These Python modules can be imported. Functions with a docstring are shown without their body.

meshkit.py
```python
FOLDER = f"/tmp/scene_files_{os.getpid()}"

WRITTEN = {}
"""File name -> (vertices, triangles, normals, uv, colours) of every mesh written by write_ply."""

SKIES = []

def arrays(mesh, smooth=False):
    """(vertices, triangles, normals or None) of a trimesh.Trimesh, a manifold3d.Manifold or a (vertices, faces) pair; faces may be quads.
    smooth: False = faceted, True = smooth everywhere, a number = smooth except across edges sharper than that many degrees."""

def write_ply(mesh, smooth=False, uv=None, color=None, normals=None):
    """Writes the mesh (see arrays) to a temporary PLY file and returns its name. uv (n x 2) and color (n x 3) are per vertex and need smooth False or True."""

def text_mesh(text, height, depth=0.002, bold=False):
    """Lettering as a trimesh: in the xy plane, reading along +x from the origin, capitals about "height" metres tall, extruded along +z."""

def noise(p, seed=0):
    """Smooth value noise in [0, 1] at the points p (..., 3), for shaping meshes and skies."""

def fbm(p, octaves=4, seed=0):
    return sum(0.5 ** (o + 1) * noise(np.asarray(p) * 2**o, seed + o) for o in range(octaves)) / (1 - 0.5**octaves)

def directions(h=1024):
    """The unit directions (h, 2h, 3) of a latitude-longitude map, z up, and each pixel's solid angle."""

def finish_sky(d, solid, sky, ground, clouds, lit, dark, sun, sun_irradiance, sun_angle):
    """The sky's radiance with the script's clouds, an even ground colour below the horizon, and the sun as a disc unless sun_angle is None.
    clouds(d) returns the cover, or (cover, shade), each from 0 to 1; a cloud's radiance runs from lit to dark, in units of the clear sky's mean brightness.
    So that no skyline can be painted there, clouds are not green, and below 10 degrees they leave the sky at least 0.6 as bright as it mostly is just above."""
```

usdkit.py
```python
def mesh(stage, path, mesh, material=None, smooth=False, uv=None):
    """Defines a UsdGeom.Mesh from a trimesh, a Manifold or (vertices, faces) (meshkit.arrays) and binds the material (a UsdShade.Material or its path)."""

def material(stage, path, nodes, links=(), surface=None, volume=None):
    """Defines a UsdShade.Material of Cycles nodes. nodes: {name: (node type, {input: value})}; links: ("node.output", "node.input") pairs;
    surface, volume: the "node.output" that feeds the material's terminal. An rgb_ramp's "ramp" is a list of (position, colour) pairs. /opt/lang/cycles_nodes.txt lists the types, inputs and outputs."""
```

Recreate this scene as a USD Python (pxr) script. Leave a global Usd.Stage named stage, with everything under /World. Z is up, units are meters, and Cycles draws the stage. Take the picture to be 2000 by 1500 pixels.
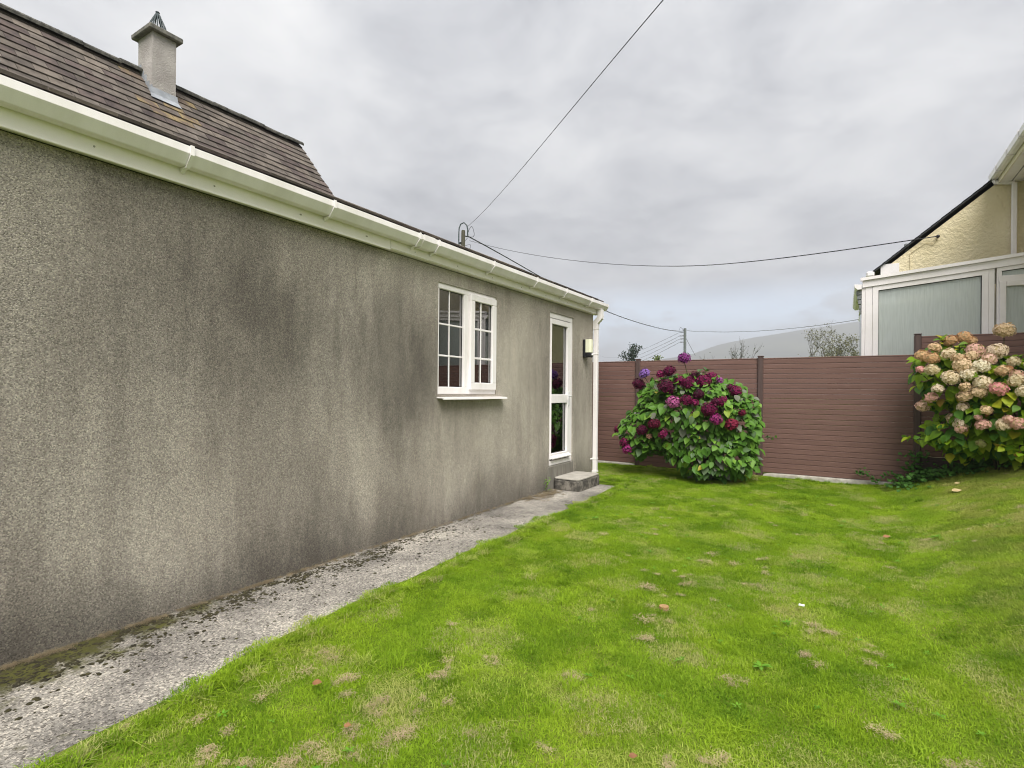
import math, random
import numpy as np, trimesh, manifold3d, usdkit, meshkit
from pxr import Usd, UsdGeom, UsdLux, UsdShade, Gf, Sdf, Vt
from scipy.spatial import ConvexHull

stage = Usd.Stage.CreateInMemory()
UsdGeom.SetStageUpAxis(stage, "Z")
UsdGeom.SetStageMetersPerUnit(stage, 1.0)
UsdGeom.Xform.Define(stage, "/World")
UsdGeom.Scope.Define(stage, "/World/Looks")
random.seed(4)
rng = np.random.default_rng(4)
V = np.array

# ---------------------------------------------------------------- camera, sky, light
cam = UsdGeom.Camera.Define(stage, "/World/camera")
yaw, roll = math.radians(31.9), math.radians(0.49)
fw, rt, up = V([-math.sin(yaw), math.cos(yaw), 0]), V([math.cos(yaw), math.sin(yaw), 0]), V([0, 0, 1.0])
r2 = rt * math.cos(roll) + up * math.sin(roll)
u2 = -rt * math.sin(roll) + up * math.cos(roll)
cam.AddTransformOp().Set(Gf.Matrix4d(*r2, 0, *u2, 0, *(-fw), 0, 0, 0, 1.32, 1))
cam.CreateHorizontalApertureAttr(36.0)
cam.CreateVerticalApertureAttr(27.0)
cam.CreateFocalLengthAttr(36.0 * 1046 / 2000)
cam.CreateVerticalApertureOffsetAttr(14.4 / 2000 * 36)
cam.CreateClippingRangeAttr(Gf.Vec2f(0.05, 20000))
EXPOSURE = 2.15
cam.CreateExposureAttr(EXPOSURE)

SUN = V([0.46, -0.60, 1.0]); SUN /= np.linalg.norm(SUN)
elev, rot = math.asin(SUN[2]), math.atan2(SUN[0], SUN[1])
sun = UsdLux.DistantLight.Define(stage, "/World/sun")
sun.CreateIntensityAttr(0.40)
sun.CreateAngleAttr(40.0)
sun.CreateNormalizeAttr(True)
sun.CreateColorAttr(Gf.Vec3f(1.0, 0.965, 0.91))
sz = SUN; sx = np.cross([0, 1, 0], sz); sx /= np.linalg.norm(sx); sy = np.cross(sz, sx)
sun.AddTransformOp().Set(Gf.Matrix4d(*sx, 0, *sy, 0, *sz, 0, 0, 0, 60, 1))

CL = 1.0   # cloud brightness in the sky texture's own units
usdkit.material(stage, "/World/Looks/sky", {
    "sky": ("sky_texture", {"sky_type": "single_scattering", "sun_disc": False, "sun_elevation": elev, "sun_rotation": rot, "aerosol_density": 1.5}),
    "geo": ("geometry", {}),
    "xyz": ("separate_xyz", {}),
    "zz": ("math", {"math_type": "add", "value2": 0.16}),
    "zc": ("math", {"math_type": "maximum", "value2": 0.05}),
    "px": ("math", {"math_type": "divide"}), "py": ("math", {"math_type": "divide"}),
    "pv": ("combine_xyz", {"z": 0.0}),
    "n1": ("noise_texture", {"scale": 0.8, "detail": 9.0, "roughness": 0.58, "distortion": 0.3}),
    "n2": ("noise_texture", {"scale": 2.4, "detail": 8.0, "roughness": 0.6, "distortion": 0.45}),
    "nm": ("mix_float", {"fac": 0.38}),
    "cloud": ("rgb_ramp", {"ramp": [(0.36, (0.56, 0.58, 0.64)), (0.46, (0.97, 0.99, 1.05)), (0.55, (1.36, 1.37, 1.40)), (0.66, (1.72, 1.71, 1.69))]}),
    # the cloud sheet thins just above the horizon and shows pale blue sky
    "gapz": ("map_range", {"range_type": "smoothstep", "from_min": 0.125, "from_max": 0.205, "to_min": 0.0, "to_max": 1.0, "clamp": True}),
    "n3": ("noise_texture", {"scale": 4.5, "detail": 6.0, "roughness": 0.6}),
    "gapn": ("map_range", {"range_type": "smoothstep", "from_min": 0.44, "from_max": 0.62, "to_min": 0.0, "to_max": 1.0, "clamp": True}),
    "stretch": ("mapping", {"scale": (1.0, 1.0, 3.2)}),
    "cover": ("math", {"math_type": "maximum"}),
    "gapc": ("math", {"math_type": "multiply", "value2": 0.7}),
    "bright": ("mix_color", {"blend_type": "multiply", "fac": 1.0, "b": (1.0, 1.0, 1.0), "use_clamp": False}),
    "hz": ("map_range", {"from_min": 0.0, "from_max": 1.0, "to_min": 1.12, "to_max": 1.7, "clamp": True}),
    "hzc": ("combine_xyz", {}),
    "mixc": ("mix_color", {"blend_type": "multiply", "fac": 1.0, "use_clamp": False}),
    "blue": ("mix_color", {"fac": 0.72, "b": (2.7, 3.3, 4.2), "use_clamp": False}),
    "mix": ("mix_color", {"use_clamp": False}),
    "bg": ("background_shader", {"strength": 0.10}),
}, [("geo.position", "xyz.vector"), ("xyz.z", "zz.value1"), ("zz.value", "zc.value1"), ("xyz.x", "px.value1"), ("zc.value", "px.value2"),
    ("xyz.y", "py.value1"), ("zc.value", "py.value2"), ("px.value", "pv.x"), ("py.value", "pv.y"), ("pv.vector", "n1.vector"), ("pv.vector", "n2.vector"),
    ("n1.fac", "nm.a"), ("n2.fac", "nm.b"), ("nm.result", "cloud.fac"), ("xyz.z", "gapz.value"), ("geo.position", "stretch.vector"), ("stretch.vector", "n3.vector"),
    ("n3.fac", "gapn.value"), ("gapn.result", "gapc.value1"), ("gapz.result", "cover.value1"), ("gapc.value", "cover.value2"),
    ("xyz.z", "hz.value"), ("hz.result", "hzc.x"), ("hz.result", "hzc.y"), ("hz.result", "hzc.z"), ("cloud.color", "mixc.a"), ("hzc.vector", "mixc.b"),
    ("sky.color", "blue.a"), ("cover.value", "mix.fac"), ("blue.result", "mix.a"), ("mixc.result", "mix.b"), ("mix.result", "bg.color")], surface="bg.background")
dome = UsdLux.DomeLight.Define(stage, "/World/sky")
UsdShade.MaterialBindingAPI.Apply(dome.GetPrim()).Bind(UsdShade.Material.Get(stage, "/World/Looks/sky"))
dome.GetPrim().SetCustomDataByKey("kind", "structure")

# ---------------------------------------------------------------- naming helpers
used = {}
def numbered(parent, name):
    n = used.get((parent, name), 0); used[(parent, name)] = n + 1
    return f"{parent}/{name}" + (f"_{n:03d}" if n else "")

def tag(prim, label=None, cat=None, group=None, kind=None):
    for k, v in (("label", label), ("category", cat), ("group", group), ("kind", kind)):
        if v: prim.SetCustomDataByKey(k, v)
    return prim

def thing(name, label, cat, group=None, loc=(0, 0, 0)):
    p = numbered("/World", name)
    x = UsdGeom.Xform.Define(stage, p)
    if any(loc): x.AddTranslateOp().Set(Gf.Vec3d(*map(float, loc)))
    tag(x.GetPrim(), label, cat, group)
    return p

def put(parent, name, mesh, mat, smooth=False, **tags):
    """One Mesh prim; meshes are given in world coordinates, parents stand at the origin unless said otherwise."""
    p = numbered(parent, name)
    if isinstance(mesh, MB): mesh = mesh.mesh()
    m = usdkit.mesh(stage, p, mesh, "/World/Looks/" + mat, smooth)
    tag(m.GetPrim(), **tags)
    return p

# ---------------------------------------------------------------- mesh helpers
class MB:
    def __init__(self): self.v, self.f, self.n = [], [], 0
    def add(self, v, f):
        v = np.asarray(v, float); f = np.asarray(f, int)
        if f.shape[1] == 4: f = np.vstack([f[:, [0, 1, 2]], f[:, [0, 2, 3]]])
        self.v.append(v); self.f.append(f + self.n); self.n += len(v); return self
    def mesh(self): return np.vstack(self.v), np.vstack(self.f)
    def box(self, x0, x1, y0, y1, z0, z1, bev=0.0):
        return self.add(*boxvf(x0, x1, y0, y1, z0, z1, bev))
    def tube(self, pts, rad, n=8, cap=True):
        return self.add(*tubevf(pts, rad, n, cap))

BOXF = V([[0, 1, 3, 2], [4, 6, 7, 5], [0, 4, 5, 1], [2, 3, 7, 6], [0, 2, 6, 4], [1, 5, 7, 3]])
CH = {}
def boxvf(x0, x1, y0, y1, z0, z1, bev=0.0):
    lo, hi = V([x0, y0, z0], float), V([x1, y1, z1], float)
    lo, hi = np.minimum(lo, hi), np.maximum(lo, hi)
    if not bev:
        return V([[(lo, hi)[i][0], (lo, hi)[j][1], (lo, hi)[k][2]] for i in (0, 1) for j in (0, 1) for k in (0, 1)]), BOXF
    if "f" not in CH:
        p = V([[s[0] * (1 if a == 0 else .8), s[1] * (1 if a == 1 else .8), s[2] * (1 if a == 2 else .8)] for s in np.ndindex(2, 2, 2) for a in range(3)], float)
        sg = V([[2 * c - 1 for c in s] for s in np.ndindex(2, 2, 2) for a in range(3)], float)
        ax = [a for s in np.ndindex(2, 2, 2) for a in range(3)]
        q = sg * 1.0
        for i, a in enumerate(ax): q[i] = sg[i] * 0.8; q[i, a] = sg[i, a]
        h = ConvexHull(q); f = h.simplices.copy()
        nn = np.cross(q[f[:, 1]] - q[f[:, 0]], q[f[:, 2]] - q[f[:, 0]])
        flip = (nn * h.equations[:, :3]).sum(1) < 0
        f[flip] = f[flip][:, ::-1]
        CH["f"], CH["s"], CH["a"] = f, sg, ax
    c, h = (lo + hi) / 2, (hi - lo) / 2
    b = min(bev, h.min() * .9)
    q = CH["s"] * (h - b)
    for i, a in enumerate(CH["a"]): q[i, a] = CH["s"][i, a] * h[a]
    return c + q, CH["f"]

def tubevf(pts, rad, n=8, cap=True):
    pts = np.asarray(pts, float); k = len(pts); rad = np.broadcast_to(np.asarray(rad, float), (k,))
    t = np.gradient(pts, axis=0); t /= np.maximum(np.linalg.norm(t, axis=1, keepdims=True), 1e-9)
    a = V([0, 0, 1.0]) if abs(t[0][2]) < .9 else V([1.0, 0, 0])
    u = np.cross(t[0], a); u /= np.linalg.norm(u)
    ang = np.arange(n) / n * 2 * np.pi; v = []
    for i in range(k):
        u = u - t[i] * (u @ t[i]); u /= max(np.linalg.norm(u), 1e-9); w = np.cross(t[i], u)
        v.append(pts[i] + rad[i] * (np.cos(ang)[:, None] * u + np.sin(ang)[:, None] * w))
    v = np.vstack(v); f = []
    for i in range(k - 1):
        for j in range(n):
            q = (j + 1) % n
            f += [[i * n + j, i * n + q, i * n + n + q], [i * n + j, i * n + n + q, i * n + n + j]]
    if cap:
        for j in range(1, n - 1):
            f += [[0, j + 1, j], [(k - 1) * n, (k - 1) * n + j, (k - 1) * n + j + 1]]
    return v, V(f)

def prism(poly, axis, a, b):
    """A closed polygon (list of 2-D points) swept along axis from a to b. The plane's axes are the other two in order."""
    from shapely.geometry import Polygon
    m = trimesh.creation.extrude_polygon(Polygon(poly), 1.0, engine="earcut")
    v = np.array(m.vertices); o = np.zeros_like(v)
    ij = [k for k in range(3) if k != axis]
    o[:, ij[0]], o[:, ij[1]], o[:, axis] = v[:, 0], v[:, 1], a + v[:, 2] * (b - a)
    f = np.array(m.faces)
    if axis == 1: f = f[:, ::-1]
    if b < a: f = f[:, ::-1]
    return o, f

def rot_z(a): c, s = math.cos(a), math.sin(a); return V([[c, -s, 0], [s, c, 0], [0, 0, 1]])
def unit(v): v = np.asarray(v, float); return v / max(np.linalg.norm(v), 1e-9)

# ---------------------------------------------------------------- materials
def mat(name, c1, c2=None, scale=3.0, rough=0.6, bump=0.0, bscale=60.0, stretch=(1, 1, 1), detail=5.0, lo=0.35, hi=0.65, spec=0.4, extra=None, rand=0.0, space="geo.position", bdist=0.01):
    c2 = c2 or c1
    n = {"geo": ("geometry", {}), "mp": ("mapping", {"scale": stretch}), "no": ("noise_texture", {"scale": scale, "detail": detail, "roughness": 0.6}),
         "rp": ("rgb_ramp", {"ramp": [(lo, c1), (hi, c2)]}), "p": ("principled_bsdf", {"roughness": rough, "specular_ior_level": spec})}
    l = [(space, "mp.vector"), ("mp.vector", "no.vector"), ("no.fac", "rp.fac")]
    col = "rp.color"
    if rand:
        n["oi"] = ("object_info", {}); n["rv"] = ("map_range", {"from_min": 0.0, "from_max": 1.0, "to_min": 1 - rand, "to_max": 1 + rand})
        n["hv"] = ("hsv", {})
        l += [("oi.random", "rv.value"), ("rv.result", "hv.value"), (col, "hv.color")]; col = "hv.color"
    l.append((col, "p.base_color"))
    if bump:
        n["bn"] = ("noise_texture", {"scale": bscale, "detail": 4.0, "roughness": 0.65}); n["bu"] = ("bump", {"strength": bump, "distance": bdist})
        l += [(space, "bn.vector"), ("bn.fac", "bu.height"), ("bu.normal", "p.normal")]
    return usdkit.material(stage, "/World/Looks/" + name, n, l, surface="p.BSDF")

def leafmat(name, ramp, trans=0.3, rough=0.45, pos_scale=0.0, pos_ramp=None, pos_fac=0.5, spec=0.4, bank=False):
    """Foliage: colour by leaf (object and island random), some light through the leaf."""
    n = {"geo": ("geometry", {}), "oi": ("object_info", {}), "ad": ("math", {"math_type": "add"}), "fr": ("math", {"math_type": "fraction"}),
         "rp": ("rgb_ramp", {"ramp": ramp}), "p": ("principled_bsdf", {"roughness": rough, "specular_ior_level": spec}), "t": ("translucent_bsdf", {}), "m": ("mix_closure", {"fac": trans})}
    l = [("geo.random_per_island", "ad.value1"), ("oi.random", "ad.value2"), ("ad.value", "fr.value1"), ("fr.value", "rp.fac")]
    col = "rp.color"
    if pos_ramp:
        n["pn"] = ("noise_texture", {"scale": pos_scale, "detail": 4.0, "roughness": 0.6}); n["pr"] = ("rgb_ramp", {"ramp": pos_ramp}); n["pm"] = ("mix_color", {"fac": pos_fac})
        l += [("geo.position", "pn.vector"), ("pn.fac", "pr.fac"), (col, "pm.a"), ("pr.color", "pm.b")]; col = "pm.result"
    if bank:   # the dry bank on the right carries more straw
        n["bx"] = ("separate_xyz", {}); n["bmr"] = ("map_range", {"range_type": "smoothstep", "from_min": 0.55, "from_max": 1.05, "to_min": 0.0, "to_max": 0.42, "clamp": True})
        n["bn2"] = ("noise_texture", {"scale": 3.5, "detail": 4.0}); n["bnr"] = ("map_range", {"range_type": "smoothstep", "from_min": 0.38, "from_max": 0.6, "to_min": 0.25, "to_max": 1.0, "clamp": True}); n["bmu"] = ("math", {"math_type": "multiply"}); n["bmx"] = ("mix_color", {"b": (0.42, 0.36, 0.13)})
        l += [("geo.position", "bx.vector"), ("bx.x", "bmr.value"), ("geo.position", "bn2.vector"), ("bn2.fac", "bnr.value"), ("bmr.result", "bmu.value1"), ("bnr.result", "bmu.value2"), ("bmu.value", "bmx.fac"), (col, "bmx.a")]; col = "bmx.result"
    l += [(col, "p.base_color"), (col, "t.color"), ("p.BSDF", "m.closure1"), ("t.BSDF", "m.closure2")]
    return usdkit.material(stage, "/World/Looks/" + name, n, l, surface="m.closure")

# pebble-dashed wall: coarse grain, broad weathering, dark vertical streaks
usdkit.material(stage, "/World/Looks/roughcast", {
    "geo": ("geometry", {}),
    "big": ("noise_texture", {"scale": 0.8, "detail": 7.0, "roughness": 0.62}), "bigm": ("mapping", {"scale": (1, 1.0, 0.6), "location": (0.0, 0.6, 0.3)}),
    "bigr": ("rgb_ramp", {"ramp": [(0.33, (0.262, 0.238, 0.206)), (0.47, (0.368, 0.337, 0.290)), (0.66, (0.485, 0.449, 0.388))]}),
    "strm": ("mapping", {"scale": (1, 4.2, 0.5)}), "str": ("noise_texture", {"scale": 1.0, "detail": 7.0, "roughness": 0.72, "distortion": 0.35}),
    "strr": ("rgb_ramp", {"ramp": [(0.38, (0.56, 0.54, 0.54)), (0.52, (1, 1, 1)), (0.70, (1.22, 1.2, 1.16))]}),
    "m1": ("mix_color", {"blend_type": "multiply", "fac": 0.34, "use_clamp": False}),
    "vo": ("voronoi_texture", {"scale": 175.0, "randomness": 1.0}), "vsep": ("separate_color", {}),
    "vr": ("rgb_ramp", {"ramp": [(0.0, (0.56, 0.545, 0.54)), (0.35, (0.88, 0.87, 0.87)), (0.75, (1.08, 1.07, 1.05)), (1.0, (1.50, 1.48, 1.42))]}),
    "m2": ("mix_color", {"blend_type": "multiply", "fac": 1.0, "use_clamp": False}),
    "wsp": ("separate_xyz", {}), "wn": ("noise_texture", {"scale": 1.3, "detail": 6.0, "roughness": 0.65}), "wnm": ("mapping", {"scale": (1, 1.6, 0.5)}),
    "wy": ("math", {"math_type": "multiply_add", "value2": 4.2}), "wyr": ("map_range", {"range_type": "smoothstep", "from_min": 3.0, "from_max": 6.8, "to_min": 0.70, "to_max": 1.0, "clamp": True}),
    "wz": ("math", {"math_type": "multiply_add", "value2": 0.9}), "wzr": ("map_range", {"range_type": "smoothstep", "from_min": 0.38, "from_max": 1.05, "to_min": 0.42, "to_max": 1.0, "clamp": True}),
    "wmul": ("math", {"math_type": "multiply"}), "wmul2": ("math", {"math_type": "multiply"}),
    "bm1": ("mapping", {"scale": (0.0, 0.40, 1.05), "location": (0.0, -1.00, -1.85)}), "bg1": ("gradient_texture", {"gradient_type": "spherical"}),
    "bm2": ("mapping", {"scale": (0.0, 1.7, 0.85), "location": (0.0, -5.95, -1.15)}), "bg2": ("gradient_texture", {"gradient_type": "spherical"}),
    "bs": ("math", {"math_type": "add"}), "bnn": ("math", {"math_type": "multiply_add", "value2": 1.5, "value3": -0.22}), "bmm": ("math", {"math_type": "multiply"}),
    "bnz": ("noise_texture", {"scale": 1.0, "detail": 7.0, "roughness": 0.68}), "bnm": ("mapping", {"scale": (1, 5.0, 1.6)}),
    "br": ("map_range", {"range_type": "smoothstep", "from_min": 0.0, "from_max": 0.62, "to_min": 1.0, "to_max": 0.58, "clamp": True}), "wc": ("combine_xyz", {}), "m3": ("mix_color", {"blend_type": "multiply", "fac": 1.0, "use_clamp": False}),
    "gn": ("noise_texture", {"scale": 95.0, "detail": 3.0, "roughness": 0.7}),
    "vd": ("math", {"math_type": "multiply", "value2": -0.9}), "hh": ("math", {"math_type": "add"}),
    "bu": ("bump", {"strength": 0.7, "distance": 0.007}),
    "p": ("principled_bsdf", {"roughness": 0.92, "specular_ior_level": 0.2})},
    [("geo.position", "bigm.vector"), ("bigm.vector", "big.vector"), ("big.fac", "bigr.fac"), ("geo.position", "strm.vector"), ("strm.vector", "str.vector"), ("str.fac", "strr.fac"),
     ("bigr.color", "m1.a"), ("strr.color", "m1.b"), ("geo.position", "vo.vector"), ("vo.color", "vsep.color"), ("vsep.r", "vr.fac"), ("m1.result", "m2.a"), ("vr.color", "m2.b"),
     ("geo.position", "gn.vector"), ("vo.distance", "vd.value1"), ("vd.value", "hh.value1"), ("gn.fac", "hh.value2"), ("hh.value", "bu.height"), ("bu.normal", "p.normal"),
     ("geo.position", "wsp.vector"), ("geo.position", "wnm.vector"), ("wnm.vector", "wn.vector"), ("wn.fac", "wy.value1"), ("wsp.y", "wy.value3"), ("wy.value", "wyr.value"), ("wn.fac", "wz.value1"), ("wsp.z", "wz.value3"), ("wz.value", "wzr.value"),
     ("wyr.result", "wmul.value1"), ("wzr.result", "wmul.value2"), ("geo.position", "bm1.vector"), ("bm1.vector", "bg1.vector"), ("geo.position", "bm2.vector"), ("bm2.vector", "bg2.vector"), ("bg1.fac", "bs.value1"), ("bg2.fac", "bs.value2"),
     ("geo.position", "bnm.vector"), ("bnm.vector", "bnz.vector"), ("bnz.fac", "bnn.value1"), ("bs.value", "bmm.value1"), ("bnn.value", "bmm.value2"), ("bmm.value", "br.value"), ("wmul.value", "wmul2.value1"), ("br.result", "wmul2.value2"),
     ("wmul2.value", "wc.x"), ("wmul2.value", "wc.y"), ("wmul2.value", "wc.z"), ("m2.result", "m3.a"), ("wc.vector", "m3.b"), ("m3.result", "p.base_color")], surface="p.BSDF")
# concrete path with exposed aggregate and mossy stains
usdkit.material(stage, "/World/Looks/path_concrete", {
    "geo": ("geometry", {}),
    "big": ("noise_texture", {"scale": 1.7, "detail": 6.0, "roughness": 0.6}),
    "bigr": ("rgb_ramp", {"ramp": [(0.36, (0.160, 0.149, 0.135)), (0.5, (0.265, 0.248, 0.222)), (0.66, (0.385, 0.360, 0.315))]}),
    "vo": ("voronoi_texture", {"scale": 130.0}), "vs": ("separate_color", {}),
    "vr": ("rgb_ramp", {"ramp": [(0.0, (0.35, 0.33, 0.32)), (0.35, (0.85, 0.85, 0.85)), (0.75, (1.12, 1.12, 1.12)), (1.0, (1.9, 1.85, 1.78))]}),
    "m": ("mix_color", {"blend_type": "multiply", "fac": 1.0, "use_clamp": False}),
    "sp": ("separate_xyz", {}), "edge": ("map_range", {"from_min": -3.36, "from_max": -2.85, "to_min": 0.42, "to_max": -0.05, "clamp": True}),
    "near": ("map_range", {"from_min": 1.0, "from_max": 2.4, "to_min": 0.30, "to_max": -0.10, "clamp": True}),
    "mn": ("noise_texture", {"scale": 5.0, "detail": 8.0, "roughness": 0.72}), "s1": ("math", {"math_type": "add"}), "s2": ("math", {"math_type": "add"}),
    "mr": ("map_range", {"range_type": "smoothstep", "from_min": 0.82, "from_max": 1.06, "to_min": 0.0, "to_max": 1.0, "clamp": True}),
    "mossc": ("rgb_ramp", {"ramp": [(0.35, (0.030, 0.027, 0.012)), (0.62, (0.085, 0.085, 0.022))]}),
    "mm": ("mix_color", {}), "gn": ("noise_texture", {"scale": 90.0, "detail": 3.0, "roughness": 0.7}), "bu": ("bump", {"strength": 0.9, "distance": 0.008}),
    "p": ("principled_bsdf", {"roughness": 0.93, "specular_ior_level": 0.2})},
    [("geo.position", "big.vector"), ("big.fac", "bigr.fac"), ("geo.position", "vo.vector"), ("vo.color", "vs.color"), ("vs.g", "vr.fac"), ("bigr.color", "m.a"), ("vr.color", "m.b"),
     ("geo.position", "sp.vector"), ("sp.x", "edge.value"), ("sp.y", "near.value"), ("geo.position", "mn.vector"), ("mn.fac", "s1.value1"), ("edge.result", "s1.value2"), ("s1.value", "s2.value1"), ("near.result", "s2.value2"),
     ("s2.value", "mr.value"), ("mn.fac", "mossc.fac"), ("mr.result", "mm.fac"), ("m.result", "mm.a"), ("mossc.color", "mm.b"), ("geo.position", "gn.vector"), ("gn.fac", "bu.height"), ("bu.normal", "p.normal"), ("mm.result", "p.base_color")], surface="p.BSDF")
mat("white_plastic", (0.88, 0.84, 0.845), (0.77, 0.735, 0.715), scale=1.6, stretch=(1, 3, 1), rough=0.32, spec=0.5)
mat("fascia_plastic", (0.90, 0.855, 0.835), (0.84, 0.795, 0.745), scale=1.3, rough=0.38, spec=0.5)
mat("black_gasket", (0.02, 0.02, 0.022), rough=0.5)
mat("screw_head", (0.35, 0.33, 0.28), rough=0.4)
mat("roof_tile", (0.084, 0.071, 0.062), (0.148, 0.127, 0.110), scale=6, rough=0.9, bump=0.4, bscale=40, rand=0.22, spec=0.2)
mat("roof_tile_brown", (0.097, 0.081, 0.068), (0.168, 0.143, 0.121), scale=7, rough=0.9, bump=0.4, bscale=40, rand=0.2, spec=0.2)
mat("roof_tile_dark", (0.062, 0.050, 0.048), (0.125, 0.098, 0.088), scale=6, rough=0.9, bump=0.4, bscale=40, rand=0.2, spec=0.2)
mat("lichen_tile", (0.13, 0.10, 0.08), (0.24, 0.185, 0.10), scale=5, rough=0.95, bump=0.4, bscale=40, lo=0.42, hi=0.6, spec=0.1)
mat("ridge_mortar", (0.045, 0.045, 0.041), (0.14, 0.135, 0.118), scale=14, rough=0.95, bump=0.6, bscale=50, spec=0.1)
mat("roof_underlay", (0.03, 0.026, 0.024), rough=0.95)  # near-black underlay slab that carries the roof tiles
mat("chimney_render", (0.33, 0.305, 0.285), (0.45, 0.42, 0.395), scale=4, rough=0.95, bump=0.9, bscale=45, spec=0.1, bdist=0.02)
mat("chimney_cap", (0.09, 0.09, 0.082), (0.20, 0.19, 0.165), scale=12, rough=0.95, bump=0.5, bscale=50, spec=0.1)
mat("lead", (0.22, 0.235, 0.26), (0.36, 0.38, 0.41), scale=7, rough=0.5, bump=0.3, bscale=30)
mat("wire", (0.018, 0.019, 0.022), rough=0.5)
mat("thin_wire", (0.09, 0.095, 0.10), rough=0.6)
mat("galvanised", (0.20, 0.215, 0.22), (0.28, 0.29, 0.30), scale=8, rough=0.5)
mat("cable_guard", (0.035, 0.05, 0.055), (0.06, 0.08, 0.085), scale=8, rough=0.5)
mat("pole_wood", (0.050, 0.046, 0.032), (0.105, 0.098, 0.070), scale=6, stretch=(6, 6, .5), rough=0.9, bump=0.5, bscale=20)
mat("far_pole_wood", (0.10, 0.115, 0.115), (0.15, 0.165, 0.165), scale=3, rough=0.9)
mat("fence_board", (0.143, 0.077, 0.063), (0.172, 0.095, 0.078), scale=7, stretch=(.35, 1, 3), rough=0.62, bump=0.05, bscale=160, rand=0.06)
mat("fence_post", (0.072, 0.046, 0.042), (0.100, 0.064, 0.058), scale=7, stretch=(6, 6, .4), rough=0.5, bump=0.1, bscale=120)
mat("dark_gravel_board", (0.050, 0.030, 0.027), (0.075, 0.047, 0.042), scale=7, stretch=(.3, 1, 5), rough=0.6)
mat("pale_concrete", (0.34, 0.31, 0.26), (0.52, 0.49, 0.43), scale=14, rough=0.95, bump=0.6, bscale=60)
mat("step_concrete", (0.30, 0.28, 0.245), (0.42, 0.395, 0.35), scale=5, rough=0.95, bump=0.5, bscale=70)
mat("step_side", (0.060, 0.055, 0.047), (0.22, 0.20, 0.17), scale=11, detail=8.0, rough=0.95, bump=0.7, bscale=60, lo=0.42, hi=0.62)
mat("plinth_concrete", (0.13, 0.12, 0.10), (0.235, 0.22, 0.19), scale=5, stretch=(1, 5, .6), rough=0.95, bump=0.5, bscale=70)
mat("room_wall", (0.32, 0.30, 0.27), rough=0.9)
mat("room_floor", (0.10, 0.08, 0.06), rough=0.8)
mat("curtain", (0.66, 0.68, 0.72), (0.76, 0.78, 0.80), scale=4, rough=0.9)
mat("lamp_black", (0.012, 0.012, 0.016), rough=0.35)
mat("lamp_diffuser", (0.72, 0.72, 0.52), (0.78, 0.78, 0.62), scale=6, rough=0.3)
mat("steel", (0.6, 0.6, 0.6), rough=0.25)
mat("cream_render", (0.70, 0.61, 0.395), (0.78, 0.69, 0.475), scale=2.2, rough=0.95, bump=1.0, bscale=16, spec=0.1, bdist=0.03)
mat("cream_render_pale", (0.74, 0.67, 0.50), (0.80, 0.73, 0.57), scale=2.2, rough=0.95, bump=1.0, bscale=18, spec=0.1, bdist=0.03)
mat("slate", (0.045, 0.05, 0.058), (0.085, 0.09, 0.098), scale=9, rough=0.7, rand=0.15)
usdkit.material(stage, "/World/Looks/polycarbonate", {"t": ("transparent_bsdf", {"color": (0.8, 0.82, 0.83)}), "d": ("diffuse_bsdf", {"color": (0.28, 0.30, 0.32)}), "m": ("mix_closure", {"fac": 0.42})}, [("t.BSDF", "m.closure1"), ("d.BSDF", "m.closure2")], surface="m.closure")
mat("soil", (0.040, 0.030, 0.018), (0.085, 0.065, 0.038), scale=20, rough=1.0, bump=0.5, bscale=60)
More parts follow.
